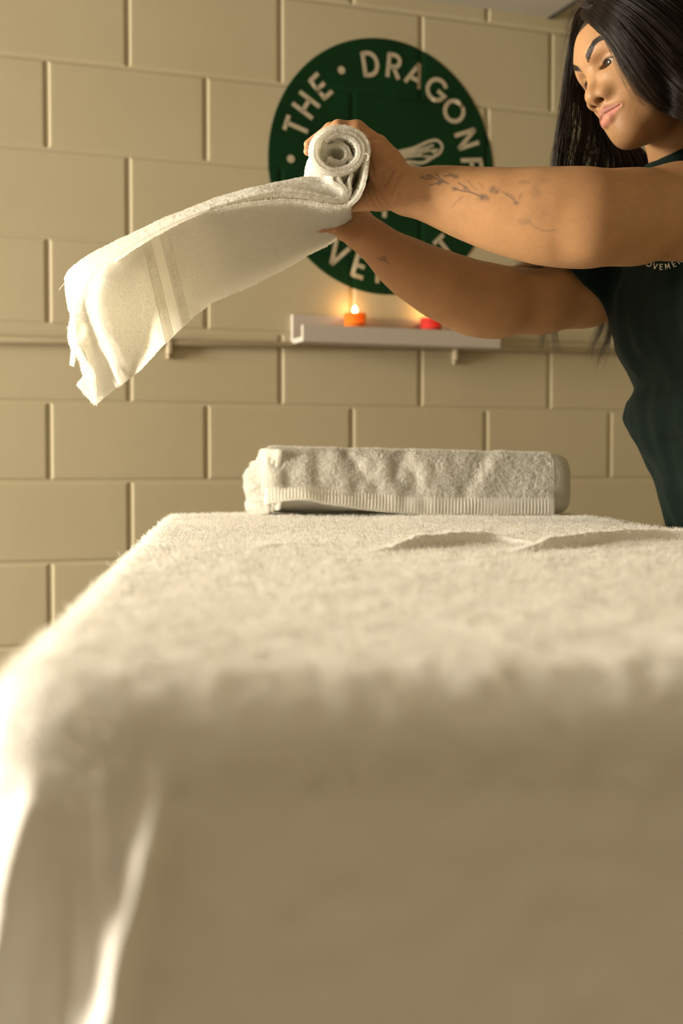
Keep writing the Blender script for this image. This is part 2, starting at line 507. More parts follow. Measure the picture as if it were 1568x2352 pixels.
for a in (-27.8, -90, 121):
    t = math.radians(a); bm = bmesh.new()
    ring = [(math.sin(t) * .81 * SGR + .0105 * math.cos(k * math.pi / 9), math.cos(t) * .81 * SGH + .0105 * math.sin(k * math.pi / 9)) for k in range(18)]
    bm.faces.new([bm.verts.new(tfm(*p)) for p in ring])
    mesh_bm('dot', bm, M_CREAM, mur)
# dragonfly emblem: pair of veined wings each side of a slender body
bm = bmesh.new()
def pxs(pts): return [tuple(np.array(wall_sz(*p)) - np.array([SGC, SGZ])) for p in pts]
wing1 = [(885, 362), (905, 352), (950, 340), (985, 325), (1003, 323), (1014, 334), (1010, 350), (992, 362), (970, 374), (935, 372), (900, 375)]
veins = [[(905, 357), (960, 344), (995, 334)], [(905, 361), (950, 352), (985, 346), (1006, 345)], [(910, 366), (940, 360), (965, 358), (990, 361)], [(955, 348), (970, 358), (985, 363)], [(975, 336), (985, 345), (1000, 352)]]
wing2 = [(885, 378), (920, 375), (950, 384), (975, 393), (985, 408), (970, 418), (930, 405), (890, 388)]
vein2 = [[(900, 382), (935, 388), (970, 402)], [(905, 386), (940, 398), (965, 410)]]
cx0 = 0.0
for L_, cl, w in ((wing1, True, .0078), (wing2, True, .0078)):
    c = cat_rom(pxs(L_ + [L_[0]]), 60)[:-1]
    for sgn in (1, -1):
        stroke_mesh(bm, [(sgn * (p[0] - cx0), p[1]) for p in c], w, tfm, True)
for L_ in veins + vein2:
    c = cat_rom(pxs(L_), 16)
    for sgn in (1, -1):
        stroke_mesh(bm, [(sgn * p[0], p[1]) for p in c], .0062, tfm)
zb = pxs([(882, 345), (882, 500)])
stroke_mesh(bm, [(0, zb[0][1] + (zb[1][1] - zb[0][1]) * k / 20) for k in range(21)], .013, tfm)
bm.faces.new([bm.verts.new(tfm(.014 * math.cos(k * math.pi / 10), zb[0][1] + .014 * math.sin(k * math.pi / 10) + .008)) for k in range(20)])
mesh_bm('dragonfly_emblem', bm, M_CREAM, mur)

# ------------------------------------------------------------------ picture ledge with two candles
sA, sB = -0.1443, 0.4286
zl0 = 0.3225
ledge = empty('picture_ledge', W(sA, zl0, 0), 'long white picture ledge shelf on the block wall under the round sign', 'shelf')
def wbox(name, s0, s1, h0, h1, z0, z1, mat, parent, bev=.0015):
    bm = bmesh.new(); o_ = W(0, 0, 0)
    Mx = Matrix(((TD[0], -ND[0], 0, o_[0]), (TD[1], -ND[1], 0, o_[1]), (0, 0, 1, o_[2]), (0, 0, 0, 1)))
    bm_box(bm, (s0, -h1, z0), (s1, -h0, z1), bev, Mx)
    return mesh_bm(name, bm, mat, parent)
wbox('back_panel', sA, sB, 0.0, .016, zl0, .402, M_SHELF, ledge)
wbox('shelf_board', sA, sB, .016, .086, zl0, zl0 + .014, M_SHELF, ledge)
wbox('front_lip', sA, sB, .086, .100, zl0, .366, M_SHELF, ledge)

def mat_glow(name, col, e):
    m = bpy.data.materials.new(name); m.use_nodes = True; nt = m.node_tree
    b_ = nt.nodes['Principled BSDF']; b_.inputs['Base Color'].default_value = (*col, 1)
    b_.inputs['Emission Color'].default_value = (*col, 1); b_.inputs['Emission Strength'].default_value = e
    return m
M_FLAME = mat_glow('candle_flame', (1.0, 0.66, 0.30), 13.0)
M_WICK = mat_plain('wick', (0.03, 0.02, 0.015), 0.9)
def candle(px, py_flame, col, wax, label, hh):
    s_, _ = wall_sz(px, 720, .05)
    zb_ = zl0 + .0145
    base = W(s_, zb_, .05)
    c = empty('candle', base, label, 'candle', 'candles on the picture ledge')
    g = mat_plain('tinted_glass_' + label.split()[0], col, 0.12, 0.5, **{'Transmission Weight': 0.75, 'IOR': 1.3})
    wx = mat_plain('wax_' + label.split()[0], wax, 0.5, 0.3, **{'Subsurface Weight': 0.6, 'Subsurface Scale': 0.02})
    Mx = Matrix.Translation(base)
    R_ = .030
    bm = bmesh.new()
    bm_lathe(bm, [(R_ * .9, 0), (R_, .004), (R_, hh), (R_ - .0025, hh + .001), (R_ - .003, hh - .001), (R_ - .003, .006), (.001, .005)], Mx)
    mesh_bm('glass_jar', bm, g, c, True)
    bm = bmesh.new()
    bm_lathe(bm, [(R_ - .0034, .0055), (R_ - .0034, hh * .62), (.004, hh * .60)], Mx)
    mesh_bm('wax', bm, wx, c, True)
    zf = wall_sz(px, py_flame, .05)[1] + CAM_H - base[2]
    pipe('wick', [base + np.array([0, 0, hh * .58]), base + np.array([0, 0, zf - .008])], .0009, M_WICK, c, 6)
    bm = bmesh.new()
    prof = [(.0003, -.011), (.0042, -.0085), (.0070, -.003), (.0068, .003), (.0042, .0085), (.0006, .0130)]
    bm_lathe(bm, prof, Matrix.Translation(base + np.array([0, 0, zf])), 16)
    mesh_bm('flame', bm, M_FLAME, c, True)
    ld = bpy.data.lights.new('candle_light', 'POINT'); ld.energy = .16; ld.color = (1.0, .50, .16); ld.shadow_soft_size = .008
    lo = bpy.data.objects.new('candle_light', ld); lo.location = base + np.array([0, 0, zf + .012]) - ND * 0.008; COL.objects.link(lo)
    attach(lo, c)
candle(815, 713, (1.0, .42, .06), (.9, .45, .12), 'amber glass candle burning on the white ledge', .068)
candle(989, 722, (.85, .12, .10), (.85, .25, .2), 'red glass candle burning on the white ledge beside the forearm', .064)
# ------------------------------------------------------------------ massage table and its cover
TA = math.atan(284.0 / F_PX)
EY = np.array([-math.sin(TA), math.cos(TA), 0.0]); EX = np.array([math.cos(TA), math.sin(TA), 0.0])
TW, TLn = 0.75, 1.86
TOPZ = CAM_H - 0.0855
T0 = np.array([-0.329, 2.37, 0.0]) - TLn * EY        # near left corner of the table top
def Tt(x, y, z): return T0 + np.asarray(x, float)[..., None] * EX + np.asarray(y, float)[..., None] * EY + np.asarray(z, float)[..., None] * np.array([0, 0, 1.0])

M_WOOD = mat_noise('beech_wood', (.42, .26, .13), (.50, .32, .17), 12, .5, .4, .1)
M_PAD = mat_plain('vinyl_pad', (.55, .48, .38), .5)
table = empty('massage_table', Tt(TW / 2, TLn / 2, 0.0), 'massage table hidden under the long white terry cover', 'table')
MT = Matrix(((EX[0], EY[0], 0, T0[0]), (EX[1], EY[1], 0, T0[1]), (0, 0, 1, 0), (0, 0, 0, 1)))
bm = bmesh.new(); bm_box(bm, (.012, .012, TOPZ - .07), (TW - .012, TLn - .012, TOPZ - .006), .02, MT); mesh_bm('padded_top', bm, M_PAD, table, True)
bm = bmesh.new(); bm_box(bm, (.04, .04, TOPZ - .13), (TW - .04, TLn - .04, TOPZ - .07), .004, MT); mesh_bm('frame', bm, M_WOOD, table)
for x in (.06, TW - .11):
    for y in (.10, TLn - .15):
        bm = bmesh.new(); bm_box(bm, (x, y, 0), (x + .05, y + .05, TOPZ - .13), .004, MT); mesh_bm('leg', bm, M_WOOD, table)

def build_cover():
    RC, RE = 0.045, 0.034
    # perimeter of the rounded rectangle, finer at the near end and far end that the photograph shows
    def side(a, b_, n): return [np.array(a) + (np.array(b_) - np.array(a)) * k / n for k in range(n)]
    def corner(c, a0, n=40): return [np.array(c) + RC * np.array([math.cos(math.radians(a0 + 90 * k / n)), math.sin(math.radians(a0 + 90 * k / n))]) for k in range(n)]
    per = side((RC, 0), (TW - RC, 0), 340) + corner((TW - RC, RC), -90) + side((TW, RC), (TW, TLn - RC), 560) + corner((TW - RC, TLn - RC), 0) + \
        side((TW - RC, TLn), (RC, TLn), 200) + corner((RC, TLn - RC), 90) + side((0, TLn - RC), (0, RC), 560) + corner((RC, RC), 180, 60)
    per = np.array(per); N = len(per)
    d = np.roll(per, -1, 0) - np.roll(per, 1, 0); d /= np.linalg.norm(d, axis=1, keepdims=True)
    out = np.stack([d[:, 1], -d[:, 0]], 1)
    arcL = np.concatenate([[0], np.cumsum(np.linalg.norm(np.diff(per, axis=0), axis=1))])
    tot = arcL[-1] + np.linalg.norm(per[0] - per[-1])
    sk = np.stack([np.full(N, TW / 2), np.clip(per[:, 1], TW * .5, TLn - TW * .5)], 1)
    rings = []
    ins = per - out * RE
    for w in np.linspace(0, 1, 190) ** 0.8:
        q = sk + (ins - sk) * w
        rings.append((q, np.zeros(N)))
    for k in range(1, 13):
        a = math.pi / 2 * k / 12
        rings.append((ins + out * RE * math.sin(a), np.full(N, -RE * (1 - math.cos(a)))))
    s = arcL                           # distance along the perimeter; the near left corner sits near s = 0
    sw = np.where(s > tot / 2, s - tot, s)
    drop = 0.46
    fold_n = 0.5 * np.sin(s * 2 * math.pi / .31 + .6) + .5 * np.sin(s * 2 * math.pi / .187 + 2.1)
    front = np.clip(per[:, 0] / TW, 0, 1)
    for k in range(1, 111):
        t = drop * (k / 110.0) ** 1.25
        g = np.clip(t / .30, 0, 1)
        calm = np.where((per[:, 1] < .06) & (per[:, 0] > .09), .10, 1.0)   # the near skirt hangs flat except at its corner
        off = 0.010 * g * fold_n * calm + 0.028 * (1 - np.exp(-t / .16)) * np.where(per[:, 1] < .06, .12, 1)
        # narrow hanging pleats at the near left corner
        for c0, c1, amp, wd in ((.036, .015, .014, .0058), (.012, .0175, .006, .0042), (-.016, -.030, .013, .0070), (-.060, -.066, .013, .012), (-.11, -.13, .012, .016)):
            tt = np.clip((t - .010) / .085, 0, 2.0)
            cc = c0 + (c1 - c0) * tt
            off = off + amp * np.clip((t - .0) / .04, 0, 1) * np.exp(-((sw - cc - 0.0) / wd) ** 2)
        rings.append((per + out * off[:, None], np.full(N, -RE - t)))
    R = len(rings)
    XY = np.stack([r[0] for r in rings]); Z = np.stack([r[1] for r in rings])
    G = Tt(XY[..., 0], XY[..., 1], Z + TOPZ)
    nrm = grid_normals(G); 
    if nrm[80, 10, 2] < 0: nrm = -nrm
    nrm[Z > -1e-6] = (0, 0, 1)
    flat = G.reshape(-1, 3)
    # gentle undulation of the cloth and the low ripples across its far part
    topw = np.clip(1 + Z / .03, 0, 1)
    und = vnoise(flat, .16, 3).reshape(Z.shape) * .0022 + vnoise(flat, .05, 4).reshape(Z.shape) * .0008
    px, py, dep = project(G)
    lx, ly = XY[..., 0], XY[..., 1]
    rip = np.zeros_like(Z)
    for pts, amp, wd in (([(560, 1262), (640, 1258), (690, 1258), (770, 1266)], .0080, .016),
                         ([(830, 1274), (940, 1260), (1040, 1249), (1130, 1246), (1250, 1254), (1340, 1266)], .0115, .019),
                         ([(1140, 1270), (1300, 1257), (1420, 1247), (1560, 1243), (1740, 1246)], .0120, .020)):
        loc = []
        for (a, b_) in pts:
            r_ = P(a, b_ - 3, 1.0) - np.array([0, 0, CAM_H])
            tt = (TOPZ - CAM_H) / r_[2]; q = r_ * tt - T0
            loc.append((np.dot(q, EX), np.dot(q, EY)))
        c = cat_rom(loc, 60)
        dd = np.hypot(lx[..., None] - c[:, 0], (ly[..., None] - c[:, 1])) if False else None
        yc = np.interp(lx, c[:, 0], c[:, 1]); 
        fade = np.clip((lx - c[0, 0]) / .07, 0, 1) ** 1.5 * np.clip((c[-1, 0] - lx) / .07, 0, 1) ** 1.5
        u = (ly - yc) / wd
        prof = np.where(u < 0, np.exp(-(u / .45) ** 2), np.exp(-(u / 1.6) ** 2))
        rip += amp * fade * prof
    jit = vnoise(flat, .0042, 8).reshape(Z.shape)
    mott = vnoise(flat, .011, 6).reshape(Z.shape)
    h = und + rip * topw + mott * .0010 + vnoise(flat, .021, 7).reshape(Z.shape) * .0010
    edge = np.ones_like(Z)
    G = G + nrm * (h * edge)[..., None]
    V = G.transpose(1, 0, 2).reshape(-1, 3)
    Fq = grid_faces(N, R, 0, True)
    return V, Fq, G, nrm
Vc, Fc, Gc, Nc = build_cover()
cover = mesh_np('table_cover', Vc, Fc[:, ::-1], None, M_SHEET)
tag(cover, 'off white terry cover draped over the massage table in the foreground', 'sheet')
# loose pile on the part of the cover that is in focus
pxc, pyc, dpc = project(Gc)
mk = (dpc > .52) & (dpc < 2.6) & (Gc[..., 2] > TOPZ - .05) & (pxc > -60) & (pxc < 1640)
idx = np.flatnonzero(mk.ravel())
ar_ = np.linalg.norm(np.cross(np.gradient(Gc, axis=0), np.gradient(Gc, axis=1)), axis=-1).ravel()[idx]
w_ = ar_ / np.maximum(dpc.ravel()[idx], .5) ** 0.5
pick = rng.choice(idx, 80000, p=w_ / w_.sum())
pp_ = Gc.reshape(-1, 3)[pick] + rng.normal(0, .0022, (80000, 3)) * np.array([1, 1.6, 0.1])
Vp, Fp = fibres(pp_, Nc.reshape(-1, 3)[pick], .0042, .00022, .7)
pile = mesh_np('terry_pile', Vp, Fp, None, M_PILE, cover)
pile['kind'] = 'stuff'
# ------------------------------------------------------------------ towel being rolled in the hands
AXV = np.array([-0.020, 0.30, 0.0])      # across the towel's width: away from the camera

class Cloth:
    """Collects several sheets of one towel; all of them end up in a single mesh, plus its pile."""
    def __init__(s): s.V = []; s.F = []; s.n = 0; s.pv = []; s.pf = []; s.pn = 0
    def add(s, V, F): s.V.append(V); s.F.append(F + s.n); s.n += len(V)
    def pile(s, V, F): s.pv.append(V); s.pf.append(F + s.pn); s.pn += len(V)

def sheet(cl, ctrl, nu, nv, th, jit=.0005, plain=None, pile_out=0, pile_in=0, plen=.0030, rim=0, rough=.0012):
    """ctrl: (rows u) x (cols v) x 3 control net -> thick cloth sheet with a rounded border."""
    ctrl = np.asarray(ctrl, float)
    cols = np.stack([cat_rom(ctrl[:, j], nu) for j in range(ctrl.shape[1])], 1)
    G = np.stack([cat_rom(cols[i], nv) for i in range(nu)], 0)
    n = grid_normals(G)
    amp = np.ones((nu, nv)) if plain is None else plain(G, np.linspace(0, 1, nv)[None] + 0 * np.linspace(0, 1, nu)[:, None])
    fl = G.reshape(-1, 3)
    w = vnoise(fl, .030, 2).reshape(nu, nv) * .0010 * 1.0
    jj = lambda sd: (rng.normal(0, jit, (nu, nv)) + rough * .5 * vnoise(fl, .0045, sd).reshape(nu, nv) + rough * .4 * vnoise(fl, .012, sd + 9).reshape(nu, nv)) * amp
    A = G + n * (th / 2 + jj(5) + w)[..., None]
    B = G - n * (th / 2 + jj(8) - w)[..., None]
    # rounded rim: an extra ring pushed outwards halfway through the thickness
    V = np.concatenate([A.reshape(-1, 3), B.reshape(-1, 3)])
    F = grid_faces(nu, nv)
    N = nu * nv
    F2 = F[:, ::-1] + N
    per = [(i, 0) for i in range(nu)] + [(nu - 1, j) for j in range(1, nv)] + [(i, nv - 1) for i in range(nu - 2, -1, -1)] + [(0, j) for j in range(nv - 2, 0, -1)]
    pi = np.array(per); k = len(pi)
    c = G[pi[:, 0], pi[:, 1]]
    inner = G[np.clip(pi[:, 0], 1, nu - 2), np.clip(pi[:, 1], 1, nv - 2)]
    o = c - inner; o /= np.linalg.norm(o, axis=1, keepdims=True) + 1e-9
    mid = c + o * th * .5 + rng.normal(0, jit * .6, (k, 3))
    ia = pi[:, 0] * nv + pi[:, 1]; ib = ia + N; im = 2 * N + np.arange(k)
    r = np.roll(np.arange(k), -1)
    S1 = np.stack([ia, im, im[r], ia[r]], 1)
    S2 = np.stack([im, ib, ib[r], im[r]], 1)
    cl.add(np.concatenate([V, mid]), np.concatenate([F, F2, S1, S2]))
    for cnt, Q, sg in ((pile_out, A, 1), (pile_in, B, -1)):
        if cnt:
            q = rng.integers(0, N, cnt); keep = amp.ravel()[q] > .6; q = q[keep]
            pv, pf = fibres(Q.reshape(-1, 3)[q] + rng.normal(0, .0008, (len(q), 3)), sg * n.reshape(-1, 3)[q], plen, .00016, .75)
            cl.pile(pv, pf)
    if rim:
        q = rng.integers(0, k, rim)
        pv, pf = fibres(mid[q], o[q], plen * .8, .00016, .7); cl.pile(pv, pf)
    return G, n

tw = Cloth()
DN = 1.66
def near(pts, d=DN): return [P(p[0], p[1], p[2] if len(p) > 2 else d) for p in pts]
def extr(line, frac=(0, .33, .66, 1.0), wob=0.0):
    return [[p + AXV * f + (rng.normal(0, wob, 3) * np.array([1, .2, 1]) if f else 0) for f in frac] for p in line]

# --- the roll: outer turns, then the folded heart
tilt = math.radians(-18)
def rollpt(a, r):
    """a: degrees, clockwise seen from the camera, 0 = right."""
    x = r * 1.02 * math.cos(math.radians(a)); y = r * .97 * math.sin(math.radians(a))
    q = 1 + .05 * math.cos(2 * math.radians(a) - tilt)
    return (777 + x * q, 347 + y * q)
out_path = [(803, 471), (822, 452), (834, 425), (840, 395), (843, 370)]
spir = [rollpt(a, 65 - 31 * ((-a) / 1010.0)) for a in range(-4, -861, -14)]
heart = [(803, 365), (802, 346), (789, 331), (770, 321), (756, 316), (747, 320), (745, 330), (751, 336), (768, 334), (783, 337), (793, 347), (793, 362), (784, 371), (768, 370), (757, 362)]
tail = []
line = near(out_path + spir)
rows_ = extr(line, (0, .5, 1.0))
RCEN = P(777, 347, DN)
for k in range(len(out_path)):             # the lead-in strip narrows and tucks in under the roll away from the camera
    s_ = .16 + .84 * (k / (len(out_path) - .5)) ** 1.5
    for j, f in ((1, .5), (2, 1.0)):
        rows_[k][j] = rows_[k][0] + AXV * f * s_ + (RCEN - rows_[k][0]) * np.array([1, 0, 1]) * .22 * f * (1 - s_)
sheet(tw, rows_, 900, 110, .0054, .00030, None, 26000, 0, .0026, 1500, .0009)
sheet(tw, extr(near(heart, DN + .006), (0, .5, 1.0)), 200, 90, .0052, .0003, None, 3000, 3000, .0026, 300, .0008)

# --- lower panel of the loose end: the broad underside that faces the camera
L1n = [(803, 471), (797, 473), (760, 474), (700, 463), (640, 461), (560, 470), (480, 488), (400, 518), (330, 553), (262, 597), (222, 630), (196, 672), (182, 706), (176, 735)]
L1f = [(800, 500), (796, 512), (768, 549), (705, 586), (640, 622), (560, 662), (490, 692), (430, 738), (370, 796), (322, 846), (284, 876), (262, 892), (240, 910), (220, 927)]
# interior columns of the panel, as image positions with depths
def lerp2(a, b, t): return (a[0] + (b[0] - a[0]) * t, a[1] + (b[1] - a[1]) * t)
C = []
dn = [1.66, 1.66, 1.66, 1.66, 1.66, 1.66, 1.665, 1.675, 1.68, 1.69, 1.70, 1.715, 1.725, 1.735]
df = [1.90, 1.93, 1.96, 1.96, 1.96, 1.955, 1.95, 1.93, 1.90, 1.85, 1.745, 1.80, 1.82, 1.82]
mids = {  # u index -> three interior points (px, py, depth) following the drooping fold
    9: [(300, 640, 1.69), (318, 720, 1.735), (322, 790, 1.775)],
    10: [(238, 642, 1.672), (230, 715, 1.665), (264, 800, 1.685)],
    11: [(214, 690, 1.705), (222, 740, 1.720), (250, 818, 1.75)],
    12: [(196, 722, 1.735), (208, 775, 1.765), (234, 848, 1.79)],
    13: [(175, 770, 1.745), (196, 808, 1.765), (216, 862, 1.79)],
}
for i, (a, b_) in enumerate(zip(L1n, L1f)):
    row = [P(*a, dn[i])]
    if i in mids: row += [P(*m) for m in mids[i]]
    else:
        for t in (.25, .5, .75):
            q = lerp2(a, b_, t ** .93); row.append(P(q[0], q[1], dn[i] + (df[i] - dn[i]) * t))
    row.append(P(*b_, df[i])); C.append(row)
BU = (0.0, 20.0, 47.0, 66.0)
def across(G):
    px, py, _ = project(G)
    return px - (327 + (py - 570) * .235)
def bands(G, v):
    """No pile on the two woven bands and their middle strip near the free end."""
    t = across(G)
    return np.where((t > BU[0] - 2) & (t < BU[3] + 2), .08, 1.0)
G1, N1 = sheet(tw, C, 460, 200, .0046, .00034, bands, 9000, 26000, .0022, 2200, .0012)
CSG = 1.0 if float(np.mean(np.sum(N1[230] * (np.array([0, 0, CAM_H]) - G1[230]), -1))) > 0 else -1.0
# raised woven cords of the bands
def cords():
    nu, nv = G1.shape[:2]
    t = across(G1)
    def at(tv, js, lift):
        out = []
        for j in js:
            i = nu - 1 - int(np.argmax(t[::-1, j] > tv))        # first crossing from the free end
            i = min(max(i, 1), nu - 2); f = (tv - t[i, j]) / (t[i + 1, j] - t[i, j] - 1e-9) if t[i, j] > tv else 0
            out.append(G1[i, j] * (1 - f) + G1[i + 1, j] * f + CSG * N1[i, j] * lift)
        return np.array(out)
    js = list(range(3, nv - 3, 3))
    for tv in BU:
        p = at(tv, js, .0030); V_, F_ = tubes(p[None], np.full((1, len(p)), .0010), 6); tw.add(V_, F_)
    for ta, tb in ((BU[0] + 2.5, BU[1] - 2.5), (BU[2] + 2.5, BU[3] - 2.5)):
        A_ = [at(tv, js, .0028) for tv in np.linspace(ta, tb, 4)]
        for k in range(len(js)):
            p = np.array([a_[k] for a_ in A_]); V_, F_ = tubes(p[None], np.full((1, 4), .0007), 4); tw.add(V_, F_)
cords()

# --- middle fold layers, running out of the S-bends under the roll
S2 = [(808, 398), (802, 412), (803, 435), (801, 450), (787, 463), (745, 462), (695, 452), (640, 449), (585, 456), (530, 470), (470, 486), (400, 513), (330, 549), (262, 593)]
S0 = [(767, 399), (760, 407), (763, 419), (780, 427), (789, 439), (787, 452), (768, 456), (735, 449), (700, 440), (660, 436), (612, 441), (562, 454)]
S1 = [(782, 398), (777, 409), (787, 424), (796, 438), (794, 453), (778, 460), (740, 456), (695, 447), (640, 443), (585, 450), (535, 463), (480, 480)]
for L, du, cnt in ((S2, -.006, 4000), (S1, -.012, 3000)):
    rows = []
    for k, p in enumerate(L):
        b_ = P(p[0], p[1], DN + .004)
        rows.append([b_ + AXV * f + np.array([0, 0, .006 * f]) for f in (0, .3, .6, .9)])
    sheet(tw, rows, 260, 60, .0042, .0003, None, cnt, 0, .0024, 600, .0008)

# --- upper layer with its loose pile and the white outer flap that droops at the free end
U_n = S0 + [(500, 476), (430, 500), (360, 532), (300, 566), (250, 600), (215, 634), (192, 672), (178, 708), (172, 738)]
U_m = [(760, 402), (752, 404), (742, 408), (735, 411), (725, 412), (715, 412), (705, 412), (690, 413), (665, 419), (638, 426), (602, 436), (556, 446), (500, 463), (440, 487), (370, 513), (305, 542), (240, 570), (186, 602), (154, 634), (153, 662), (163, 712)]
du_n = [1.664] * 12 + [1.664, 1.67, 1.675, 1.685, 1.695, 1.705, 1.72, 1.735, 1.745]
du_m = [1.70, 1.71, 1.715, 1.72, 1.725, 1.73, 1.735, 1.74, 1.745, 1.745, 1.745, 1.745, 1.745, 1.745, 1.745, 1.745, 1.75, 1.76, 1.775, 1.785, 1.79]
rows = []
for a, m, d0, d1 in zip(U_n, U_m, du_n, du_m):
    p0 = P(*a, d0); p2 = P(*m, d1)
    p1 = (p0 + p2) / 2 + np.array([-.002, -.004, .004])
    back = p2 + np.array([.0, .10, -.012]); back2 = p2 + np.array([.006, .17, -.032])
    rows.append([p0, p1, p2, back, back2])
sheet(tw, rows, 420, 120, .0044, .00036, None, 16000, 0, .0030, 1500, .0014)

# --- turned-back hem along the drooping end
hem = [[(168, 716), (176, 728)], [(160, 745), (174, 752)], [(159, 776), (178, 786)], [(165, 800), (186, 806)], [(182, 824), (198, 830)], [(190, 850), (213, 852)], [(195, 866), (218, 876)]]
rows = [[P(*a, 1.80), P((a[0] + b_[0]) / 2 - 2, (a[1] + b_[1]) / 2, 1.775), P(*b_, 1.755)] for a, b_ in hem]
sheet(tw, rows, 120, 24, .0040, .0003, None, 600, 600, .002, 300, .0008)
tip = [[(178, 884), (196, 866), (216, 872)], [(190, 897), (206, 886), (219, 890)], [(204, 913), (213, 908), (220, 908)], [(218, 928), (220, 927), (222, 925)]]
rows = [[P(*q, 1.81 - .015 * j) for j, q in enumerate(r)] for r in tip]
sheet(tw, rows, 50, 24, .0040, .0003, None, 300, 300, .002, 200, .0008)

held = mesh_np('towel', np.concatenate(tw.V), np.concatenate(tw.F), None, M_TOWEL)
tag(held, 'white terry towel being rolled up in the raised hands, its loose end hanging out', 'towel', None)
o = mesh_np('terry_pile', np.concatenate(tw.pv), np.concatenate(tw.pf), None, M_PILE, held); o['kind'] = 'stuff'
# care label and loose threads on the hem
rows = [[P(165, 786, 1.79), P(172, 786, 1.785)], [P(163, 806, 1.79), P(173, 808, 1.785)], [P(161, 826, 1.795), P(172, 829, 1.79)], [P(160, 838, 1.795), P(169, 842, 1.79)]]
cl = Cloth(); sheet(cl, rows, 24, 8, .0012, .00005, None, 0, 0, .002, 0, .0001)
mesh_np('care_label', np.concatenate(cl.V), np.concatenate(cl.F), None, M_TOWEL, held)
th = [cat_rom(near(t), 14) for t in ([(154, 645, 1.765), (146, 652, 1.76), (140, 660, 1.76), (135, 667, 1.76)], [(538, 452, 1.70), (536, 446, 1.70), (534, 441, 1.70)], [(838, 352, 1.655), (845, 356, 1.65), (846, 364, 1.65), (842, 369, 1.655)], [(180, 606, 1.75), (176, 606, 1.75), (174, 611, 1.75)])]
for t_ in th:
    V_, F_ = tubes(t_[None], np.array([[.00045] * 13 + [.0002]]), 5)
    mesh_np('loose_thread', V_, F_, None, M_TOWEL, held)

